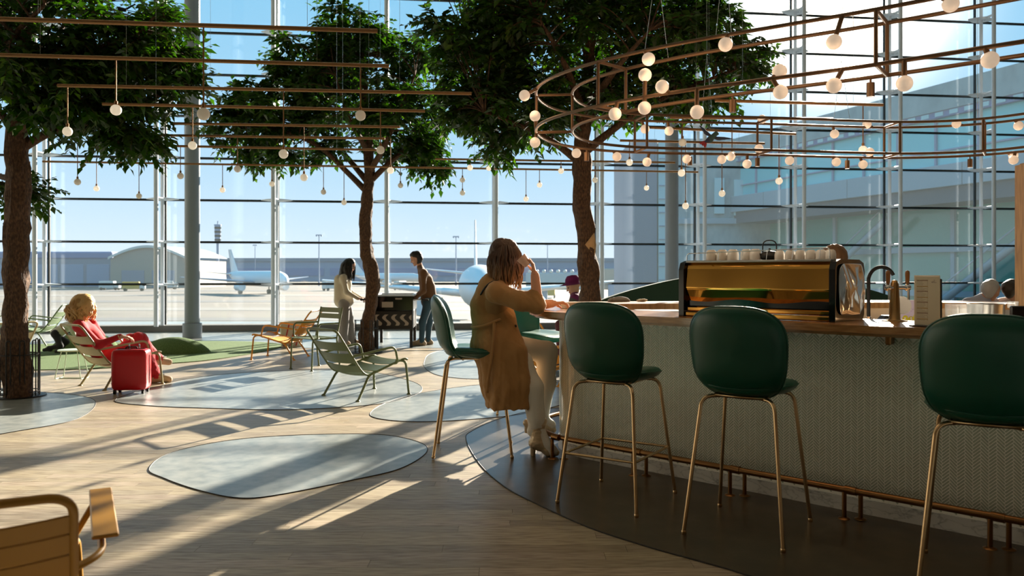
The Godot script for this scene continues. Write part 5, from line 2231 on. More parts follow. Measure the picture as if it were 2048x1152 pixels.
func tan_woman() -> void:
	var skin_c := Color(0.62, 0.33, 0.22)
	var jean := Color(0.64, 0.65, 0.63)
	var coat := Color(0.30, 0.17, 0.07)
	var J := {
		"pelvis": at(985, 672, 6.02), "chest": at(990, 612, 6.0), "neck": at(1004, 566, 6.0), "head": at(1013, 517, 6.0), "face": Vector3(0.86, -0.10, -0.42),
		"sh_r": at(995, 586, 5.85), "el_r": at(1075, 609, 5.80), "wr_r": at(1070, 551, 5.80), "sh_l": at(1004, 586, 6.17), "el_l": at(1072, 611, 6.16), "wr_l": at(1104, 607, 6.08),
		"hp_r": at(990, 690, 5.96), "hp_l": at(992, 684, 6.12), "kn_r": at(1044, 722, 5.93), "kn_l": at(1094, 703, 6.14), "an_r": at(1074, 850, 5.88), "an_l": at(1080, 830, 6.22),
		"toe_r": at(1106, 903, 5.84), "toe_l": at(1102, 850, 6.2), "hand_r": [Vector3(-0.22, 0.96, 0.05), Vector3(-1.0, -0.2, -0.1), 0.5, -1.0], "hand_l": [Vector3(1, 0.06, -0.05), Vector3(0.05, -1, 0), 0.62, 1.0]}
	var t := figure("woman in a tan trench coat drinking coffee at the bar's end", J, {"top": coat, "leg": jean, "shoe": jean, "skin": skin_c, "fore": skin_c}, 0.94, 0.0095, [[at(1046, 724, 5.93), at(1066, 775, 5.89), 0.062, 0.072, jean], [at(1066, 775, 5.88), at(1073, 834, 5.88), 0.072, 0.066, jean], [at(1000, 694, 6.12), at(1092, 703, 6.14), 0.085, 0.074, jean], [at(1095, 706, 6.14), at(1092, 766, 6.18), 0.07, 0.072, jean], [at(1092, 766, 6.18), at(1083, 818, 6.2), 0.072, 0.064, jean]])
	# trench coat
	var b := []
	for q in [[978, 574, 6.0, 0.085, 970, 612, 6.0, 0.115], [992, 584, 5.87, 0.07, 1002, 585, 6.16, 0.07], [1000, 600, 6.0, 0.10, 992, 650, 6.0, 0.125], [966, 640, 6.0, 0.085, 972, 690, 6.0, 0.105],
			[988, 650, 6.0, 0.13, 994, 695, 6.0, 0.165], [994, 690, 5.95, 0.16, 1010, 770, 5.93, 0.15], [994, 690, 6.08, 0.16, 1010, 770, 6.1, 0.15], [1010, 770, 5.93, 0.15, 1014, 820, 5.93, 0.145],
			[1010, 770, 6.1, 0.15, 1014, 820, 6.1, 0.14], [968, 690, 6.0, 0.085, 980, 775, 6.0, 0.06], [1018, 690, 5.93, 0.10, 1036, 760, 5.92, 0.09], [1036, 760, 5.92, 0.09, 1036, 822, 5.92, 0.08], [1014, 640, 5.95, 0.07, 1022, 700, 5.93, 0.085], [1032, 705, 5.87, 0.085, 1043, 765, 5.86, 0.065], [1043, 765, 5.86, 0.065, 1040, 822, 5.86, 0.062],
			[995, 586, 5.85, 0.075, 1040, 602, 5.8, 0.064], [1040, 602, 5.8, 0.064, 1074, 611, 5.8, 0.056], [1074, 610, 5.8, 0.054, 1070, 587, 5.8, 0.046], [1004, 586, 6.17, 0.072, 1045, 604, 6.17, 0.058], [1045, 604, 6.17, 0.058, 1080, 609, 6.14, 0.05],
			[982, 562, 5.96, 0.05, 1006, 566, 5.93, 0.046], [982, 562, 6.02, 0.05, 1008, 568, 6.06, 0.046]]:
		b.append([at(q[0], q[1], q[2]), at(q[4], q[5], q[6]), q[3], q[7], Color.WHITE])
	var nz := FastNoiseLite.new()
	nz.seed = 8
	nz.frequency = 1.0
	var folds := func(p: Vector3) -> float:
		var low := clampf((1.05 - p.y) / 0.6, 0.15, 1.0)
		return 0.024 * low * nz.get_noise_3d(p.x * 9.0, p.y * 1.6, p.z * 9.0) + 0.008 * low * nz.get_noise_3d(p.x * 24.0, p.y * 3.0, p.z * 24.0) + 0.005 * nz.get_noise_3d(p.x * 18.0 + p.y * 14.0, p.y * 9.0, p.z * 18.0)
	var cut := func(p: Vector3) -> float: return 0.352 - p.y
	var mb := wmb(t)
	skin(mb, b, 0.0095, 0.05, cut, folds)
	var co := done(mb, "trench_coat", M.coat_cloth, t)
	mb = wmb(t)
	mb.tube(smooth3([at(943, 654, 6.02), at(951, 655, 5.9), at(970, 651, 5.845), at(990, 643, 5.835), at(1001, 639, 5.85)], 5), 0.011, 6)
	mb.tube(smooth3([at(988, 644, 5.835), at(986, 690, 5.79), at(979, 740, 5.79), at(974, 785, 5.81)], 5), 0.012, 5)
	done(mb, "belt", M.coat_cloth, co)
	for q in [[1031, 652, 5.895], [1032, 687, 5.865]]:
		mb = wmb(t)
		mb.ball(at(q[0], q[1], q[2]), 0.011, 10, 6)
		done(mb, "button", M.button_brown, co)
	mb = wmb(t)
	mb.tube(smooth3([at(956, 604, 5.98), at(962, 588, 5.91), at(974, 571, 5.885), at(990, 562, 5.875), at(1008, 563, 5.885)], 5), 0.007, 6)
	done(mb, "bag_strap", M.strap_black, t)
	# long hair, dark at the crown and dyed fair towards the ends
	var dk := Color(0.060, 0.028, 0.016)
	var md := Color(0.11, 0.055, 0.028)
	var fr := Color(0.40, 0.22, 0.10)
	b = []
	for q in [[1004, 500, 6.0, 0.092, 1014, 500, 6.0, 0.086, dk], [1000, 512, 6.0, 0.088, 996, 535, 6.0, 0.075, dk], [996, 535, 5.97, 0.07, 996, 556, 5.97, 0.05, md], [1008, 520, 5.93, 0.06, 1008, 552, 5.92, 0.045, md], [1014, 545, 5.92, 0.03, 1022, 565, 5.91, 0.02, md], [1002, 530, 6.08, 0.07, 1006, 560, 6.08, 0.045, md]]:
		b.append([at(q[0], q[1], q[2]), at(q[4], q[5], q[6]), q[3], q[7], q[8]])
	hair(t, b, 0.006, 0.02, 0.004)
	locks(t, J.head, J.face, 0.94, 150, Vector2(48, 180), Vector2(0.20, 0.30), dk, fr, 0.0075, 0.7, 21)
	locks(t, J.head + Vector3(0.01, 0, 0.0), J.face, 0.94, 26, Vector2(46, 75), Vector2(0.26, 0.36), md, fr, 0.006, 1.2, 22)
	# ankle boots with block heels
	for q in [[1075, 848, 5.88, 1076, 884, 5.88, 1112, 909, 5.84, 1066, 886, 0.0], [1080, 826, 6.22, 1076, 846, 6.22, 1106, 858, 6.19, 1054, 846, 0.1]]:
		var an := at(q[0], q[1], q[2])
		var he := at(q[3], q[4], q[5])
		var to := at(q[6], q[7], q[8])
		var hl := at(q[9], q[10], q[5])
		to.y = q[11] + 0.032
		var ball := he.lerp(to, 0.62)
		ball.y = q[11] + 0.042
		b = [[an + Vector3(0.0, 0.02, 0), he, 0.056, 0.052, Color.WHITE], [an + Vector3(0.03, 0.01, 0), an + Vector3(0.04, 0.02, 0), 0.04, 0.03, Color.WHITE], [he, ball, 0.05, 0.036, Color.WHITE], [ball, to, 0.037, 0.026, Color.WHITE], [he, hl, 0.045, 0.032, Color.WHITE]]
		mb = wmb(t)
		var n2 := nz
		skin(mb, b, 0.006, 0.03, null, func(p: Vector3) -> float: return 0.004 * n2.get_noise_3d(p.x * 20.0, p.y * 45.0, p.z * 20.0))
		var bt := done(mb, "ankle_boot", M.boot_leather, t)
		mb = wmb(t)
		mb.tube([Vector3(hl.x, q[11] + 0.002, hl.z), Vector3(hl.x + 0.004, q[11] + 0.10, hl.z)], [0.019, 0.027], 12)
		done(mb, "block_heel", M.boot_leather, bt)
	# the cup at her lips
	var cup := thing("coffee_cup", "pink cup held to the coffee drinker's lips", "cup", at(1049, 522, 5.79))
	mb = MB.new()
	var tl := Basis(Vector3(0, 0, 1), 0.75)
	mb.lathe([Vector2(0.001, -0.04), Vector2(0.026, -0.04), Vector2(0.03, -0.035), Vector2(0.041, 0.04), Vector2(0.039, 0.04), Vector2(0.028, -0.03), Vector2(0.001, -0.032)], Vector3.ZERO, 20, tl)
	done(mb, "cup_wall", mat("pink_cup", Color(0.88, 0.74, 0.68), 0.4), cup)


func red_woman() -> void:
	var red := Color(0.50, 0.012, 0.025)
	var skin_c := Color(0.70, 0.42, 0.30)
	var shoe := Color(0.55, 0.40, 0.26)
	var J := {
		"pelvis": at(216, 716, 9.50), "chest": at(178, 672, 9.42), "neck": at(163, 641, 9.40), "head": at(167, 614, 9.40), "face": Vector3(0.93, -0.05, -0.25),
		"sh_r": at(158, 652, 9.24), "sh_l": at(176, 650, 9.60), "el_r": at(197, 690, 9.14), "wr_r": at(240, 673, 9.22), "el_l": at(200, 672, 9.72), "wr_l": at(187, 643, 9.55),
		"hp_r": at(224, 716, 9.42), "hp_l": at(222, 716, 9.62), "kn_r": at(276, 676, 9.72), "kn_l": at(282, 690, 9.86), "an_r": at(317, 716, 10.0), "an_l": at(312, 752, 9.80),
		"toe_r": at(338, 724, 10.1), "toe_l": at(338, 762, 9.84), "hand_r": [Vector3(1, -0.12, -0.2), Vector3(0, -1, 0), 0.45, 1.0], "hand_l": [Vector3(-0.15, 0.95, 0.1), Vector3(-0.9, 0, 0.2), 0.5, -1.0]}
	J.an_l.y = 0.085
	J.toe_l.y = 0.036
	var t := figure("blonde woman in a red suit reclining in the pale lounge chair", J, {"top": red, "leg": red, "shoe": shoe, "skin": skin_c}, 0.98, 0.013)
	# wide trouser legs hanging from the knees
	var mb := wmb(t)
	var b := [[at(262, 682, 9.68), at(280, 680, 9.76), 0.09, 0.085, red], [at(280, 680, 9.76), at(305, 712, 9.95), 0.085, 0.075, red], [at(284, 690, 9.86), at(306, 745, 9.8), 0.085, 0.08, red], [at(240, 712, 9.5), at(275, 690, 9.75), 0.105, 0.09, red]]
	var nz := FastNoiseLite.new()
	nz.seed = 12
	nz.frequency = 1.0
	skin(mb, b, 0.013, 0.03, null, func(p: Vector3) -> float: return 0.011 * nz.get_noise_3d(p.x * 24.0, p.y * 7.0, p.z * 24.0))
	done(mb, "trousers", M.cloth, t)
	var f0 := Color(0.50, 0.30, 0.11)
	var f1 := Color(0.66, 0.44, 0.18)
	b = []
	for q in [[162, 606, 9.4, 0.11, 170, 605, 9.4, 0.105, f1], [157, 615, 9.4, 0.10, 150, 632, 9.4, 0.085, f0], [150, 628, 9.33, 0.075, 146, 640, 9.33, 0.045, f0], [164, 615, 9.31, 0.07, 163, 640, 9.30, 0.05, f1], [176, 604, 9.34, 0.06, 182, 618, 9.33, 0.035, f1], [172, 612, 9.30, 0.05, 176, 630, 9.30, 0.028, f1], [155, 618, 9.48, 0.08, 155, 638, 9.48, 0.05, f0]]:
		b.append([at(q[0], q[1], q[2]), at(q[4], q[5], q[6]), q[3], q[7], q[8]])
	hair(t, b, 0.009, 0.03, 0.006, 1.3)
	locks(t, J.head + Vector3(0, -0.012, 0), J.face, 1.08, 170, Vector2(35, 180), Vector2(0.10, 0.19), f0, f1, 0.011, 2.2, 23)
	mb = wmb(t)
	mb.tube([at(236, 671, 9.19), at(238, 676, 9.19), at(241, 677, 9.22)], 0.012, 6)
	done(mb, "bracelet", M.brass, t)
	for q in ["r", "l"]:
		mb = wmb(t)
		var a: Vector3 = J["an_" + q].lerp(J["toe_" + q], 0.35) + Vector3(0, 0.035, 0.0)
		mb.tube([a - Vector3(0.0, 0.0, 0.045), a + Vector3(0.01, 0.012, 0), a + Vector3(0, 0, 0.045)], 0.005, 5)
		mb.tube([a + Vector3(0.035, -0.005, -0.035), a + Vector3(0.035, 0.004, 0.035)], 0.005, 5)
		done(mb, "shoe_lace", M.strap_black, t)


func players() -> void:
	var d := 14.95
	var skin_c := Color(0.55, 0.30, 0.20)
	var J := {
		"pelvis": at(689, 603, d), "chest": at(690, 566, d), "neck": at(695, 548, d), "head": at(700, 532, d), "face": Vector3(0.95, -0.3, 0.1),
		"sh_r": at(686, 556, d - 0.18), "sh_l": at(692, 556, d + 0.18), "el_r": at(693, 584, d - 0.24), "wr_r": at(716, 597, d - 0.2), "el_l": at(700, 584, d + 0.26), "wr_l": at(722, 596, d + 0.25),
		"hp_r": at(688, 608, d - 0.09), "hp_l": at(691, 608, d + 0.09), "kn_r": at(688, 648, d - 0.1), "kn_l": at(700, 648, d + 0.1), "an_r": at(684, 682, d - 0.1), "an_l": at(702, 682, d + 0.12),
		"toe_r": at(697, 686, d - 0.1), "toe_l": at(716, 686, d + 0.12), "hand_r": [Vector3(1, -0.05, 0), Vector3(0, -1, 0), 0.8, 1.0], "hand_l": [Vector3(1, -0.05, 0), Vector3(0, -1, 0), 0.8, -1.0]}
	var cream := Color(0.55, 0.50, 0.40)
	var grey := Color(0.26, 0.25, 0.24)
	for q in ["r", "l"]:
		J["an_" + q].y = 0.085
		J["toe_" + q].y = 0.035
	var t := figure("dark-haired player in a cream jumper left of the football table", J, {"top": cream, "leg": grey, "shoe": Color(0.4, 0.28, 0.18), "skin": skin_c}, 0.95, 0.015, [[at(680, 560, d), at(681, 600, d), 0.11, 0.12, cream], [at(694, 600, d), at(684, 603, d), 0.135, 0.13, cream], [at(688, 620, d - 0.1), at(686, 684, d - 0.1), 0.1, 0.085, grey], [at(694, 620, d + 0.1), at(703, 684, d + 0.12), 0.1, 0.085, grey]])
	var blk := Color(0.010, 0.009, 0.011)
	var b := []
	for q in [[697, 527, d, 0.1, 700, 526, d, 0.095, blk], [690, 532, d, 0.085, 685, 548, d, 0.07, blk], [686, 545, d - 0.05, 0.06, 681, 560, d - 0.05, 0.03, blk], [693, 540, d - 0.09, 0.05, 696, 556, d - 0.12, 0.03, blk]]:
		b.append([at(q[0], q[1], q[2]), at(q[4], q[5], q[6]), q[3], q[7], q[8]])
	hair(t, b, 0.013, 0.03, 0.003)
	locks(t, J.head, J.face, 1.0, 90, Vector2(50, 180), Vector2(0.22, 0.36), blk, blk, 0.010, 0.5, 24)
	var brown := Color(0.135, 0.062, 0.022)
	var denim := Color(0.035, 0.075, 0.11)
	J = {
		"pelvis": at(857, 600, d), "chest": at(851, 560, d), "neck": at(840, 534, d), "head": at(832, 518, d), "face": Vector3(-0.93, -0.35, 0.1),
		"sh_r": at(848, 546, d + 0.2), "sh_l": at(847, 546, d - 0.2), "el_r": at(846, 580, d + 0.27), "wr_r": at(828, 596, d + 0.25), "el_l": at(847, 582, d - 0.28), "wr_l": at(829, 598, d - 0.22),
		"hp_r": at(858, 606, d + 0.1), "hp_l": at(857, 606, d - 0.1), "kn_r": at(858, 646, d + 0.12), "kn_l": at(845, 645, d - 0.12), "an_r": at(856, 681, d + 0.08), "an_l": at(843, 681, d - 0.14),
		"toe_r": at(834, 684, d + 0.08), "toe_l": at(824, 684, d - 0.14), "hand_r": [Vector3(-1, -0.1, 0), Vector3(0, -1, 0), 0.8, -1.0], "hand_l": [Vector3(-1, -0.1, 0), Vector3(0, -1, 0), 0.8, 1.0]}
	for q in ["r", "l"]:
		J["an_" + q].y = 0.085
		J["toe_" + q].y = 0.035
	t = figure("player in a brown jacket and jeans bending right of the football table", J, {"top": brown, "leg": denim, "shoe": Color(0.42, 0.31, 0.20), "skin": skin_c}, 1.0, 0.015, [[at(856, 575, d), at(858, 602, d), 0.14, 0.15, brown]])
	b = []
	for q in [[834, 511, d, 0.092, 830, 512, d, 0.085, blk], [838, 518, d, 0.075, 837, 524, d, 0.06, blk], [827, 508, d, 0.05, 823, 510, d, 0.035, blk]]:
		b.append([at(q[0], q[1], q[2]), at(q[4], q[5], q[6]), q[3], q[7], q[8]])
	hair(t, b, 0.013, 0.03, 0.005)


func others() -> void:
	# child climbing the mound
	var d := 13.25
	var sk := Color(0.6, 0.36, 0.26)
	var navy := Color(0.008, 0.010, 0.018)
	var pale := Color(0.52, 0.52, 0.45)
	var J := {
		"base": at(112, 0, d) * Vector3(1, 0, 1), "pelvis": at(113, 668, d), "chest": at(131, 655, d), "neck": at(143, 645, d), "head": at(152, 634, d), "face": Vector3(0.9, 0.1, -0.2),
		"sh_r": at(138, 651, d - 0.11), "sh_l": at(139, 651, d + 0.11), "el_r": at(146, 664, d - 0.13), "wr_r": at(152, 676, d - 0.1), "el_l": at(148, 664, d + 0.13), "wr_l": at(156, 676, d + 0.1),
		"hp_r": at(111, 668, d - 0.06), "hp_l": at(111, 668, d + 0.06), "kn_r": at(121, 692, d - 0.1), "kn_l": at(133, 684, d + 0.1), "an_r": at(98, 696, d - 0.1), "an_l": at(120, 698, d + 0.12),
		"toe_r": at(88, 700, d - 0.1), "toe_l": at(112, 703, d + 0.12), "hand_r": [Vector3(0.9, -0.3, 0), Vector3(0, -1, 0), 0.2, 1.0]}
	var t := figure("child in a pale top and navy trousers climbing the turf mound", J, {"top": pale, "leg": navy, "shoe": Color(0.02, 0.02, 0.02), "skin": sk}, 0.66, 0.013)
	hair(t, [[at(150, 630, d), at(152, 629, d), 0.066, 0.064, Color(0.1, 0.06, 0.03)]], 0.012, 0.02, 0.004)
	# person with a purple hat, seated beyond the bar
	d = 11.0
	var coat := Color(0.07, 0.075, 0.07)
	var plum := Color(0.16, 0.015, 0.11)
	J = {
		"base": at(1155, 0, d) * Vector3(1, 0, 1), "pelvis": at(1160, 648, d), "chest": at(1154, 608, d), "neck": at(1150, 590, d), "head": at(1146, 573, d), "face": Vector3(-0.95, -0.35, 0.1),
		"sh_r": at(1152, 598, d + 0.17), "sh_l": at(1150, 598, d - 0.17), "el_r": at(1138, 622, d + 0.2), "wr_r": at(1112, 612, d + 0.12), "el_l": at(1138, 622, d - 0.2), "wr_l": at(1110, 606, d - 0.12),
		"hp_r": at(1158, 650, d + 0.09), "hp_l": at(1158, 650, d - 0.09), "kn_r": at(1122, 650, d + 0.1), "kn_l": at(1120, 650, d - 0.1), "an_r": at(1122, 722, d + 0.1), "an_l": at(1120, 726, d - 0.1),
		"toe_r": at(1106, 735, d + 0.1), "toe_l": at(1104, 737, d - 0.1), "hand_r": [Vector3(-1, 0.1, 0), Vector3(0, -1, 0), 0.5, -1.0]}
	t = figure("person in a purple hat sitting beyond the bar's tip", J, {"top": plum, "leg": Color(0.10, 0.02, 0.03), "shoe": Color(0.03, 0.03, 0.03), "skin": sk, "sleeve": coat}, 0.94, 0.014)
	var mb := wmb(t)
	mb.lathe([Vector2(0.185, -0.005), Vector2(0.19, 0.0), Vector2(0.11, 0.02), Vector2(0.098, 0.08), Vector2(0.07, 0.12), Vector2(0.001, 0.13)], J.head + Vector3(0, 0.03, 0), 22, Basis(Vector3(0, 0, 1), 0.12))
	done(mb, "brimmed_hat", mat("plum_felt", Color(0.42, 0.06, 0.34), 0.9), t)
	dining_chair("olive garden chair under the person in the purple hat", J.pelvis * Vector3(1, 0, 1), Vector2(-0.99, 0.05), M.olive)
	# barista bent behind the coffee machine
	d = 5.9
	J = {
		"pelvis": at(1650, 660, d), "chest": at(1658, 585, d - 0.1), "neck": at(1662, 552, d - 0.15), "head": at(1667, 527, d - 0.2), "face": Vector3(-0.3, -0.5, 0.8),
		"sh_r": at(1625, 560, d - 0.12), "sh_l": at(1692, 560, d - 0.05), "el_r": at(1615, 605, d - 0.2), "wr_r": at(1630, 600, d - 0.4), "el_l": at(1708, 578, d - 0.1), "wr_l": at(1698, 604, d - 0.3),
		"hp_r": at(1630, 672, d), "hp_l": at(1672, 672, d), "kn_r": at(1630, 780, d), "kn_l": at(1672, 780, d), "an_r": at(1630, 880, d), "an_l": at(1672, 880, d), "toe_r": at(1632, 900, d - 0.16), "toe_l": at(1670, 900, d - 0.16),
		"hand_l": [Vector3(-0.3, -0.6, 0.6), Vector3(0, -1, 0), 0.5, 1.0]}
	for q in ["r", "l"]:
		J["an_" + q].y = 0.085
		J["toe_" + q].y = 0.035
	t = figure("barista bending behind the gold coffee machine", J, {"top": Color(0.02, 0.02, 0.02), "leg": Color(0.02, 0.02, 0.025), "shoe": Color(0.02, 0.02, 0.02), "skin": Color(0.42, 0.2, 0.11), "fore": Color(0.42, 0.2, 0.11), "sleeve": Color(0.42, 0.2, 0.11)}, 0.95, 0.013)
	hair(t, [[J.head + Vector3(0, 0.03, -0.03), J.head + Vector3(0, 0.05, 0.02), 0.095, 0.088, Color(0.16, 0.08, 0.035)], [J.head + Vector3(0.02, 0.02, -0.06), J.head + Vector3(0.03, -0.06, -0.06), 0.075, 0.05, Color(0.16, 0.08, 0.035)]], 0.009, 0.02, 0.006)
	# two guests with their backs turned, far right
	d = 9.2
	for g in 2:
		var x: float = [1958.0, 2026.0][g]
		var hx: float = [1985.0, 2026.0][g]
		J = {
			"base": at(x, 0, d) * Vector3(1, 0, 1), "pelvis": at(x, 672, d), "chest": at(x + 2, 615, d), "neck": at(x + 10, 596, d - 0.06), "head": at(hx - 3, 581, d - 0.1), "face": Vector3(0.86, -0.35, -0.3),
			"sh_r": at(x + 26, 606, d + 0.02), "sh_l": at(x - 22, 608, d), "el_r": at(x + 36, 650, d + 0.1), "wr_r": at(x + 26, 650, d + 0.32), "el_l": at(x - 24, 655, d + 0.12), "wr_l": at(x - 8, 650, d + 0.34),
			"hp_r": at(x + 14, 678, d), "hp_l": at(x - 14, 678, d), "kn_r": at(x + 16, 676, d + 0.4), "kn_l": at(x - 14, 676, d + 0.4), "an_r": at(x + 16, 745, d + 0.42), "an_l": at(x - 14, 745, d + 0.42), "toe_r": at(x + 16, 752, d + 0.58), "toe_l": at(x - 14, 752, d + 0.58)}
		for q in ["r", "l"]:
			J["an_" + q].y = 0.085
			J["toe_" + q].y = 0.035
		t = figure(["grey-haired guest in a blue-grey shirt behind the steel bowl", "dark-haired guest in a pale shirt by the wooden shelf"][g], J, {"top": [Color(0.30, 0.32, 0.40), Color(0.46, 0.46, 0.48)][g], "leg": Color(0.05, 0.05, 0.07), "shoe": Color(0.03, 0.03, 0.03), "skin": Color(0.45, 0.24, 0.15)}, 0.97, 0.014)
		var hcol: Color = [Color(0.42, 0.41, 0.40), Color(0.03, 0.02, 0.015)][g]
		hair(t, [[J.head + Vector3(-0.04, 0.03, 0.03), J.head + Vector3(0.0, 0.05, 0.0), 0.087, 0.083, hcol], [J.head + Vector3(-0.05, 0.0, 0.04), J.head + Vector3(-0.05, -0.04, 0.04), 0.07, 0.05, hcol]], 0.012, 0.02, 0.004)
	var bn := thing("bench", "plain wooden bench under the two guests far right", "bench", Vector3(5.65, 0, -9.2))
	mb = MB.new()
	mb.box(Vector3(0, 0.455, 0), Vector3(1.5, 0.05, 0.42), 0.008)
	done(mb, "seat", M.shelf_wood, bn)
	for x in [-0.65, 0.65]:
		mb = MB.new()
		mb.box(Vector3(x, 0.215, 0), Vector3(0.05, 0.43, 0.36), 0.006)
		done(mb, "leg", M.shelf_wood, bn)


# ---------------------------------------------------------------- things on the bar
func items() -> void:
	coffee_machine()
	tap()
	# menu stand
	var t := thing("menu_stand", "upright stand of folded paper menus on the worktop", "menu", bp(2.46, 0.10, 1.07), bar_turn() - 0.25)
	var mb := MB.new()
	mb.box(Vector3(0, 0.125, -0.03), Vector3(0.13, 0.25, 0.012), 0.004)
	done(mb, "holder", M.black_iron, t)
	mb = MB.new()
	mb.box(Vector3(0, 0.004, 0), Vector3(0.14, 0.008, 0.09), 0.003)
	done(mb, "base", M.black_iron, t)
	var im := Image.create(256, 512, false, Image.FORMAT_RGB8)
	im.fill(Color(0.74, 0.70, 0.62))
	rng.seed = 61
	for k in 34:
		var y := 34 + k * 13
		if y > 490:
			break
		var c := Color(0.50, 0.46, 0.41)
		if k % 9 == 0:
			im.fill_rect(Rect2i(14, y, 120, 8), Color(0.42, 0.30, 0.24))
		elif k % 9 == 5:
			im.fill_rect(Rect2i(14, y, 120, 7), Color(0.55, 0.42, 0.12))
		else:
			im.fill_rect(Rect2i(14, y, 60 + rng.randi() % 60, 3), c)
			im.fill_rect(Rect2i(122, y, 14, 3), c)
	# a small flower-like mark in the upper corner
	for q in [[182, 52, 9, 5], [200, 40, 7, 9], [212, 60, 10, 4], [196, 58, 6, 6], [178, 60, 6, 3]]:
		for a in 40:
			var an := TAU * a / 40
			im.set_pixel(int(q[0] + cos(an) * q[2]), int(q[1] + sin(an) * q[3]), Color(0.28, 0.22, 0.30))
			im.set_pixel(int(q[0] + cos(an) * (q[2] - 1)), int(q[1] + sin(an) * (q[3] - 1)), Color(0.28, 0.22, 0.30))
	var pm := mat("menu_print", Color(1, 1, 1), 0.8)
	pm.albedo_texture = ImageTexture.create_from_image(im)
	for k in 3:
		mb = MB.new()
		mb.box(Vector3(0.008 * k - 0.004, 0.135, -0.012 + 0.01 * k), Vector3(0.135 - 0.004 * k, 0.265 - 0.006 * k, 0.006), 0.001)
		done(mb, "menu_card", M.white_paper, t)
	mb = MB.new()
	mb.quad_uv(Vector3(-0.052, 0.012, 0.0115), Vector3(0.076, 0.012, 0.0115), Vector3(0.076, 0.26, 0.0115), Vector3(-0.052, 0.26, 0.0115))
	done(mb, "printed_face", pm, t)
	# notebook stack by the drinker's hand
	for k in 3:
		t = thing("notebook", ["lowest pale notebook beside the drinker's resting hand", "middle pale notebook beside the drinker's resting hand", "topmost pale notebook beside the drinker's resting hand"][k], "notebook", at(1142, 0, 6.35) * Vector3(1, 0, 1) + Vector3(0, 1.071 + 0.016 * k, 0), 0.3 + 0.1 * k, "notebooks on the bar")
		mb = MB.new()
		mb.box(Vector3(0, 0.008, 0), Vector3(0.14, 0.0155, 0.1), 0.002)
		done(mb, "pages", M.white_paper, t)
		mb = MB.new()
		mb.box(Vector3(0, 0.0155, 0), Vector3(0.142, 0.001, 0.102))
		done(mb, "cover", M.shelf_wood, t)
	# working side of the bar: low steel case, crumpled cloths, plate, card, glass bowl, steel basin
	t = thing("steel_case", "low grey steel case left of the coffee machine", "case", at(1318, 0, 6.2) * Vector3(1, 0, 1), 0.0)
	mb = MB.new()
	mb.box(Vector3(0, 0.52, 0), Vector3(0.34, 1.04, 0.3), 0.008)
	done(mb, "body", M.steel, t)
	mb = MB.new()
	mb.box(Vector3(0, 1.05, 0), Vector3(0.35, 0.02, 0.31), 0.004)
	done(mb, "lid", M.steel, t)
	t = thing("faucet", "tall black spring faucet with a chrome spout", "faucet", at(1737, 0, 5.3) * Vector3(1, 0, 1) + Vector3(0, 0.9, 0))
	var u := 5.3 / F
	mb = MB.new()
	mb.cyl(Vector3(0, -0.9, 0), Vector3(0, 0.16, 0), 0.014, 12)
	done(mb, "chrome_stem", M.chrome, t)
	mb = MB.new()
	var arc := [Vector3(0, 0.16, 0)]
	for k in 13:
		var a := PI - PI * k / 12.0 * 0.86
		arc.append(Vector3(26 * u + cos(a) * 26 * u, E - 0.9 - (562 - HZ) * u + sin(a) * 28 * u, 0))
	mb.tube(smooth3(arc, 3), 0.012, 10)
	done(mb, "hose_arc", M.rubber, t)
	mb = MB.new()
	mb.cyl(Vector3(0.012, 0.03, 0.03), Vector3(0.03, 0.13, 0.01), 0.008, 8)
	mb.cyl(Vector3(-0.01, 0.02, 0.04), Vector3(0.06, 0.015, 0.04), 0.013, 10)
	done(mb, "spray_head", M.chrome, t)
	t = thing("plate", "white round plate leaning behind the beer tap", "plate", at(1803, 611, 5.6))
	mb = MB.new()
	mb.lathe([Vector2(0.001, 0.0), Vector2(0.045, 0.0), Vector2(0.065, 0.012), Vector2(0.063, 0.014), Vector2(0.043, 0.004), Vector2(0.001, 0.004)], Vector3.ZERO, 24, Basis(Vector3.RIGHT, 1.35))
	done(mb, "dish", M.porcelain, t)
	t = thing("counter_block", "dark metal dispenser behind the beer tap", "dispenser", at(1778, 0, 5.45) * Vector3(1, 0, 1))
	mb = MB.new()
	mb.box(Vector3(0, 0.5, 0), Vector3(0.12, 1.0, 0.12), 0.01)
	done(mb, "body", M.steel, t)
	mb = MB.new()
	mb.box(Vector3(0, 1.03, 0), Vector3(0.13, 0.06, 0.13), 0.03)
	done(mb, "hood", M.black_iron, t)
	im = Image.create(128, 128, false, Image.FORMAT_RGB8)
	im.fill(Color(0.70, 0.64, 0.72))
	for k in 60:
		im.set_pixel(20 + k, int(40 + 8 * sin(k * 0.3)), Color(0.4, 0.38, 0.46))
		im.set_pixel(30 + k, int(52 + 6 * sin(k * 0.24 + 1)), Color(0.4, 0.38, 0.46))
	for q in [[24, 96, 18], [58, 100, 17], [92, 90, 22], [112, 108, 16]]:
		for y in range(-q[2], q[2]):
			for x in range(-q[2], q[2]):
				if x * x + y * y < q[2] * q[2] and Rect2i(0, 0, 128, 128).has_point(Vector2i(q[0] + x, q[1] + y)):
					im.set_pixel(q[0] + x, q[1] + y, Color(0.72, 0.66, 0.08))
	for q in [[18, 90], [54, 88], [56, 98], [88, 84], [92, 96]]:
		im.fill_rect(Rect2i(q[0], q[1], 9, 9), Color(0.78, 0.72, 0.78))
	var cm := mat("card_print", Color(1, 1, 1), 0.7)
	cm.albedo_texture = ImageTexture.create_from_image(im)
	t = thing("printed_card", "lilac card with yellow round letters behind the beer tap", "card", at(1824, 650, 5.75))
	mb = MB.new()
	mb.box(Vector3(0, 0.09, -0.003), Vector3(0.16, 0.18, 0.004))
	done(mb, "board", M.white_paper, t)
	mb = MB.new()
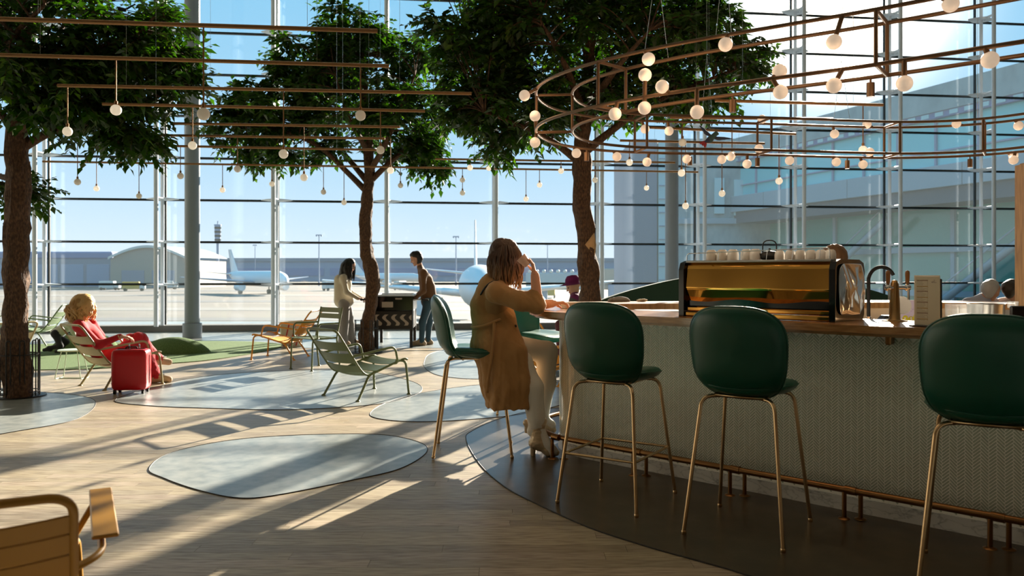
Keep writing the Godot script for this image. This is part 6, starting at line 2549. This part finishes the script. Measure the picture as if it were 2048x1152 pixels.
	mb.quad_uv(Vector3(-0.078, 0.002, 0.0), Vector3(0.078, 0.002, 0.0), Vector3(0.078, 0.178, 0.0), Vector3(-0.078, 0.178, 0.0))
	done(mb, "print", cm, t)
	var sh := thing("back_shelf", "narrow steel work shelf inside the bar", "shelf", at(1860, 0, 5.74) * Vector3(1, 0, 1), 0.0)
	mb = MB.new()
	mb.box(Vector3(0.28, 0.955, 0.02), Vector3(1.12, 0.03, 0.24), 0.004)
	done(mb, "board", M.steel, sh)
	for x in [-0.22, 0.78]:
		mb = MB.new()
		mb.box(Vector3(x, 0.47, 0.02), Vector3(0.05, 0.94, 0.2), 0.004)
		done(mb, "leg", M.steel, sh)
	t = thing("glass_bowl", "large clear glass bowl right of the menu stand", "bowl", at(1928, 0, 5.6) * Vector3(1, 0, 1) + Vector3(0, 0.972, 0))
	mb = MB.new()
	mb.lathe([Vector2(0.06, 0.0), Vector2(0.1, 0.03), Vector2(0.118, 0.08), Vector2(0.122, 0.16), Vector2(0.118, 0.16), Vector2(0.113, 0.08), Vector2(0.095, 0.034), Vector2(0.001, 0.006)], Vector3.ZERO, 28)
	done(mb, "bowl_wall", M.clear_glass, t)
	t = thing("steel_basin", "brushed steel basin between the glass bowl and the dark screen", "basin", at(1972, 0, 5.75) * Vector3(1, 0, 1) + Vector3(0, 0.972, 0))
	mb = MB.new()
	mb.lathe([Vector2(0.11, 0.0), Vector2(0.115, 0.0), Vector2(0.12, 0.15), Vector2(0.124, 0.155), Vector2(0.12, 0.158), Vector2(0.11, 0.01)], Vector3.ZERO, 28)
	done(mb, "basin_wall", M.steel, t)
	for k in 2:
		t = thing("tumbler", ["small glass tumbler near the wooden shelf, the one nearer the basin", "small glass tumbler touching the wooden shelf's foot"][k], "glass", at(2020 + 11 * k, 0, 5.2) * Vector3(1, 0, 1) + Vector3(0, 1.12, 0), 0.0, "glass tumblers")
		mb = MB.new()
		mb.lathe([Vector2(0.014, 0.0), Vector2(0.019, 0.045), Vector2(0.0175, 0.045), Vector2(0.012, 0.004), Vector2(0.001, 0.004)], Vector3.ZERO, 14)
		done(mb, "glass_wall", M.clear_glass, t)
	t = thing("till_screen", "dark till screen on the worktop at the picture's edge", "screen", at(2032, 0, 4.6) * Vector3(1, 0, 1) + Vector3(0, 1.07, 0), -0.2)
	mb = MB.new()
	mb.box(Vector3(0.1, 0.035, 0), Vector3(0.26, 0.11, 0.03), 0.006)
	done(mb, "screen_body", M.black_gloss, t)
	mb = MB.new()
	mb.box(Vector3(0.12, 0.0, 0.018), Vector3(0.16, 0.05, 0.004))
	done(mb, "paper_label", M.white_paper, t)
	mb = MB.new()
	mb.box(Vector3(0.1, -0.02, -0.02), Vector3(0.1, 0.04, 0.06), 0.006)
	done(mb, "foot", M.black_iron, t)
	# wooden shelf tower at the right edge
	t = thing("wooden_shelf", "tall open wooden shelf at the picture's right edge", "shelf", at(2032, 0, 5.4) * Vector3(1, 0, 1) + Vector3(0.115, 0, 0))
	for x in [0.0, 0.7]:
		mb = MB.new()
		mb.box(Vector3(x, 1.05, 0), Vector3(0.035, 2.1, 0.34), 0.003)
		done(mb, "side_board", M.shelf_wood, t)
	for k in 5:
		mb = MB.new()
		mb.box(Vector3(0.35, 0.62 + 0.37 * k, 0), Vector3(0.68, 0.025, 0.32), 0.003)
		done(mb, "shelf_board", M.shelf_wood, t)
	mb = MB.new()
	mb.box(Vector3(0.35, 1.05, -0.16), Vector3(0.68, 2.08, 0.012))
	done(mb, "back_board", M.shelf_wood, t)
	for k in 3:
		mb = MB.new()
		mb.box(Vector3(0.04, 1.27 + 0.37 * k, 0.12), Vector3(0.05, 0.035, 0.05), 0.003)
		done(mb, "dowel", M.door_wood, t)
	birds()
	# folded cloths on the far counter
	for k in 2:
		t = thing("folded_cloth", ["grey crumpled cloth on the far counter left of the steel case", "beige crumpled cloth on the far counter right of the grey one"][k], "cloth", at(1238 + 46 * k, 0, 6.95) * Vector3(1, 0, 1) + Vector3(0, 1.101, 0))
		mb = MB.new()
		var nz := FastNoiseLite.new()
		nz.seed = 31 + k
		nz.frequency = 9.0
		var sz := 0.1 - 0.05 * k
		mb.ball(Vector3(0, 0.012, 0), sz, 24, 10, Vector3(1.0, 0.32, 0.6))
		for i in mb.v.size():
			mb.v[i].y = maxf(mb.v[i].y + nz.get_noise_3dv(mb.v[i]) * 0.02, 0.0)
		done(mb, "cloth_heap", mat("cloth_grey", Color(0.5, 0.5, 0.5), 0.9) if k == 0 else M.white_paper, t)


func coffee_machine() -> void:
	var t := thing("coffee_machine", "wide espresso machine with a mirrored gold back panel on the bar", "coffee machine", bp(1.48, 0.06, 1.07), bar_turn())
	# local x along the bar, z to the guests; the machine lies behind z = 0
	var w := 0.5
	var mb := MB.new()
	mb.box(Vector3(0, 0.185, -0.22), Vector3(w * 2 - 0.06, 0.25, 0.40), 0.01)
	done(mb, "body", M.black_gloss, t)
	# the gold back: an upper sheet leaning out and a lower sheet leaning in
	mb = MB.new()
	var rows := []
	for q in [[0.345, -0.035], [0.325, -0.012], [0.30, -0.004], [0.19, 0.004], [0.17, 0.0], [0.075, -0.03], [0.06, -0.03]]:
		var row := []
		for i in 25:
			var x := lerpf(-w + 0.03, w - 0.03, i / 24.0)
			row.append(Vector3(x, q[0], q[1] + 0.003 * sin(i * 0.5)))
		rows.append(row)
	rows.reverse()
	mb.grid(rows)
	done(mb, "gold_panel", M.gold_mirror, t)
	for q in [[0.05, -0.012, 0.028], [0.018, 0.0, 0.03]]:
		mb = MB.new()
		mb.box(Vector3(0, q[0], q[1] - 0.02), Vector3(w * 2 - 0.07, q[2], 0.05), 0.006)
		done(mb, "gold_skirt", M.gold_mirror, t)
	for s in [-1.0, 1.0]:
		# side cheeks: black rim round a chrome plate
		var poly := PackedVector2Array([Vector2(0.02, 0.0), Vector2(0.02, 0.30), Vector2(0.0, 0.345), Vector2(-0.06, 0.36), Vector2(-0.36, 0.36), Vector2(-0.43, 0.34), Vector2(-0.45, 0.29), Vector2(-0.44, 0.03), Vector2(-0.42, 0.0)])
		mb = MB.new()
		mb.xf = Transform3D(Basis(Vector3(0, 1, 0), Vector3(1, 0, 0), Vector3(0, 0, 1)), Vector3.ZERO)
		mb.xf = Transform3D(Basis(Vector3(0, 0, 1), Vector3(1, 0, 0), Vector3(0, 1, 0)), Vector3(s * (w - 0.015), 0, 0))
		mb.prism(poly, -0.018, 0.018)
		var ch := done(mb, "side_cheek", M.black_gloss, t)
		mb = MB.new()
		# a bulging chrome plate with a pressed step
		var sgn: float = s
		var oc := func(a: float) -> Vector2:
			return Vector2(signf(cos(a)) * pow(absf(cos(a)), 0.35) * 0.20, signf(sin(a)) * pow(absf(sin(a)), 0.35) * 0.15)
		var mc := func(q: Vector2) -> Vector3:
			var r2 := (q.x / 0.20) * (q.x / 0.20) + (q.y / 0.15) * (q.y / 0.15)
			return Vector3(sgn * (w + 0.004 + 0.022 * maxf(0.0, 1.0 - 0.5 * r2) + 0.006 * sin(q.x * 42.0 + q.y * 18.0)), 0.185 + q.y, -0.215 - q.x * sgn)
		mb.pad(oc, mc, Vector3(sgn, 0, 0), 0.01, 44)
		done(mb, "chrome_plate", M.chrome, ch)
	mb = MB.new()
	mb.box(Vector3(0, 0.352, -0.2), Vector3(w * 2 - 0.06, 0.016, 0.38), 0.004)
	done(mb, "cup_tray", M.steel, t)
	mb = MB.new()
	var loop := rounded([Vector3(-w + 0.04, 0.362, -0.01), Vector3(-w + 0.04, 0.405, -0.01), Vector3(w - 0.04, 0.425, -0.01), Vector3(w - 0.04, 0.362, -0.01)], 0.02)
	mb.tube(loop, 0.003, 6)
	for i in 6:
		var x := lerpf(-w + 0.1, w - 0.1, i / 5.0)
		mb.tube([Vector3(x, 0.36, -0.01), Vector3(x + 0.008, 0.41 + 0.003 * i, -0.01)], 0.002, 5)
	done(mb, "cup_rail", M.chrome, t)
	for s in [-1.0, 1.0]:
		mb = MB.new()
		mb.cyl(Vector3(s * 0.42, -0.0, -0.1), Vector3(s * 0.42, 0.02, -0.1), 0.025, 12)
		mb.cyl(Vector3(s * 0.42, -0.0, -0.36), Vector3(s * 0.42, 0.02, -0.36), 0.025, 12)
		done(mb, "foot", M.chrome, t)
	# cups upside down on the tray
	var xs := [-0.32, -0.245, -0.17, -0.08, -0.02, 0.135, 0.2, 0.262, 0.325, 0.385, 0.44]
	var words := ["first large upturned cup from the left on the coffee machine", "second large upturned cup from the left on the coffee machine", "third large upturned cup on the coffee machine", "fourth large upturned cup on the coffee machine", "last large upturned cup, next to the black kettle", "small upturned cup touching the black kettle", "second small upturned cup right of the kettle", "third small upturned cup right of the kettle", "fourth small upturned cup right of the kettle", "fifth small upturned cup right of the kettle", "last small upturned cup at the machine's right end"]
	for k in 11:
		var big := k < 5
		var r := 0.036 if big else 0.03
		var h := 0.068 if big else 0.056
		var c := thing("cup", words[k], "cup", t.transform * Vector3(xs[k], 0.36, -0.075), 0.0, "upturned cups on the coffee machine")
		mb = MB.new()
		mb.lathe([Vector2(r * 0.97, 0.002), Vector2(r, 0.0), Vector2(r * 1.02, h * 0.5), Vector2(r * 0.88, h * 0.86), Vector2(r * 0.62, h * 0.97), Vector2(r * 0.6, h), Vector2(r * 0.55, h), Vector2(0.001, h * 0.96)], Vector3.ZERO, 20)
		done(mb, "cup_wall", M.porcelain, c)
	var kt := thing("kettle", "small black kettle with a loop handle among the cups", "kettle", t.transform * Vector3(0.055, 0.36, -0.11))
	mb = MB.new()
	mb.lathe([Vector2(0.04, 0.0), Vector2(0.058, 0.012), Vector2(0.06, 0.03), Vector2(0.042, 0.05), Vector2(0.015, 0.056), Vector2(0.001, 0.057)], Vector3.ZERO, 22)
	done(mb, "pot", M.black_iron, kt)
	mb = MB.new()
	mb.ball(Vector3(0, 0.065, 0), 0.008, 10, 8)
	done(mb, "lid_knob", M.black_iron, kt)
	mb = MB.new()
	mb.tube(rounded([Vector3(-0.042, 0.045, 0), Vector3(-0.042, 0.12, 0), Vector3(0.042, 0.12, 0), Vector3(0.042, 0.045, 0)], 0.04, 6), 0.004, 7)
	done(mb, "loop_handle", M.black_iron, kt)
	mb = MB.new()
	mb.tube([Vector3(-0.05, 0.025, 0), Vector3(-0.075, 0.045, 0)], [0.01, 0.006], 8)
	done(mb, "spout", M.black_iron, kt)


func tap() -> void:
	var p := at(1789, 0, 4.62) * Vector3(1, 0, 1)
	var t := thing("beer_tap", "brushed gold beer tap column with two wooden levers", "tap", p + Vector3(0, 1.07, 0), 0.0)
	var mb := MB.new()
	mb.lathe([Vector2(0.07, 0.0), Vector2(0.07, 0.006), Vector2(0.031, 0.012), Vector2(0.028, 0.12), Vector2(0.023, 0.215), Vector2(0.015, 0.236), Vector2(0.001, 0.24)], Vector3.ZERO, 22)
	done(mb, "column", mat("satin_gold", Color(0.62, 0.50, 0.33), 0.3, 0.9), t)
	for q in [[-0.052, 0.03], [0.085, -0.02]]:
		mb = MB.new()
		mb.cyl(Vector3(0, 0.195, 0), Vector3(q[0], 0.195, q[1]), 0.012, 10)
		mb.ball(Vector3(q[0], 0.195, q[1]), 0.021, 12, 8)
		mb.cyl(Vector3(q[0], 0.195, q[1]), Vector3(q[0], 0.215, q[1]), 0.014, 10)
		mb.cyl(Vector3(q[0], 0.185, q[1] + 0.012), Vector3(q[0], 0.125, q[1] + 0.014), 0.007, 8)
		var f := done(mb, "faucet_body", M.chrome, t)
		mb = MB.new()
		mb.lathe([Vector2(0.007, 0.212), Vector2(0.011, 0.23), Vector2(0.013, 0.275), Vector2(0.011, 0.29), Vector2(0.001, 0.296)], Vector3(q[0], 0, q[1]), 14)
		done(mb, "lever", M.door_wood, f)


func birds() -> void:
	# parrot hung in flight behind the ring
	var d := 7.9
	var u := d / F
	var t := thing("parrot", "dark green and red parrot figure hung in flight behind the lamp ring", "bird", at(1418, 275, d))
	var gr := Color(0.02, 0.06, 0.06)
	var bl := Color(0.012, 0.02, 0.06)
	var rd := Color(0.22, 0.01, 0.02)
	var mb := MB.new()
	skin(mb, [[Vector3(14, 8, 0) * u, Vector3(2, -4, 0) * u, 4.5 * u, 6 * u, gr], [Vector3(2, -4, 0) * u, Vector3(-8, -9, 0) * u, 6 * u, 2.5 * u, bl], [Vector3(14, 8, 0) * u, Vector3(18, 6, 3) * u, 3 * u, 1.2 * u, gr]], 1.1 * u, 3 * u)
	done(mb, "body", M.cloth, t)
	for w in [[Vector3(4, 3, 0), Vector3(-20, 23, 4), Vector3(-4, 4, -8), bl], [Vector3(9, 0, 0), Vector3(44, -3, 5), Vector3(14, -5, -8), bl], [Vector3(-6, -8, 0), Vector3(-20, -11, 0), Vector3(-3, -24, 0), rd]]:
		mb = MB.new()
		var a: Vector3 = w[0] * u
		var b: Vector3 = w[1] * u
		var c: Vector3 = w[2] * u
		for k in 6:
			var f := k / 6.0
			var tip := b.lerp(c, f * 0.9) + (b - a) * 0.06 * (k % 2)
			mb.col = w[3] if k % 2 else Color(w[3].r * 0.6 + 0.004, w[3].g * 0.8 + 0.004, w[3].b * 0.8 + 0.004)
			mb.tube([a, a.lerp(tip, 0.6), tip], [2.2 * u, 2.4 * u, 0.6 * u], 6)
		mb.col = Color.WHITE
		done(mb, "wing" if w[3] == bl else "tail", M.cloth, t)
	mb = MB.new()
	mb.tube([Vector3.ZERO, Vector3(0, 6.8, 0)], 0.001, 4)
	done(mb, "hanging_wire", M.chrome, t)
	# red macaw high in the bar tree, its long tail hanging
	d = 8.9
	u = d / F
	t = thing("macaw", "red macaw figure with a long tail high in the bar tree", "bird", at(1052, -8, d))
	mb = MB.new()
	skin(mb, [[Vector3(-2, 6, 0) * u, Vector3(-6, 26, 0) * u, 8 * u, 7 * u, rd], [Vector3(-6, 26, 0) * u, Vector3(0, 34, 0) * u, 6 * u, 5 * u, rd], [Vector3(0, 34, 0) * u, Vector3(6, 30, 0) * u, 3 * u, 1.5 * u, Color(0.5, 0.45, 0.35)]], 1.4 * u, 4 * u)
	done(mb, "body", M.cloth, t)
	mb = MB.new()
	mb.col = rd
	mb.tube([Vector3(-4, 2, 0) * u, Vector3(6, -20, 4) * u, Vector3(18, -44, 6) * u], [5 * u, 4 * u, 1.5 * u], 7)
	mb.col = Color(0.07, 0.12, 0.01)
	mb.tube([Vector3(8, 10, 0) * u, Vector3(15, -10, 4) * u, Vector3(22, -24, 4) * u], [4 * u, 4 * u, 2 * u], 7)
	done(mb, "tail", M.cloth, t)
	# dark long-tailed bird perched in the first tree
	d = 8.3
	u = d / F
	t = thing("perched_bird", "small dark bird figure with its tail raised in the dark tree", "bird", at(246, 18, d))
	mb = MB.new()
	skin(mb, [[Vector3(-6, 0, 0) * u, Vector3(4, -2, 0) * u, 4 * u, 3.5 * u, bl], [Vector3(-8, 2, 0) * u, Vector3(-11, 4, 0) * u, 3 * u, 1.2 * u, bl]], 0.9 * u, 2 * u)
	done(mb, "body", M.cloth, t)
	mb = MB.new()
	mb.col = bl
	mb.tube([Vector3(3, -2, 0) * u, Vector3(25, 10, 0) * u], [2.4 * u, 1.4 * u], 6)
	done(mb, "tail", M.cloth, t)


func _ready() -> void:
	setup()
	materials()
	room()
	glass_wall()
	outside()
	bar()
	stools()
	lamp_ring()
	pendant_rails()
	furniture()
	trees()
	people()
	items()
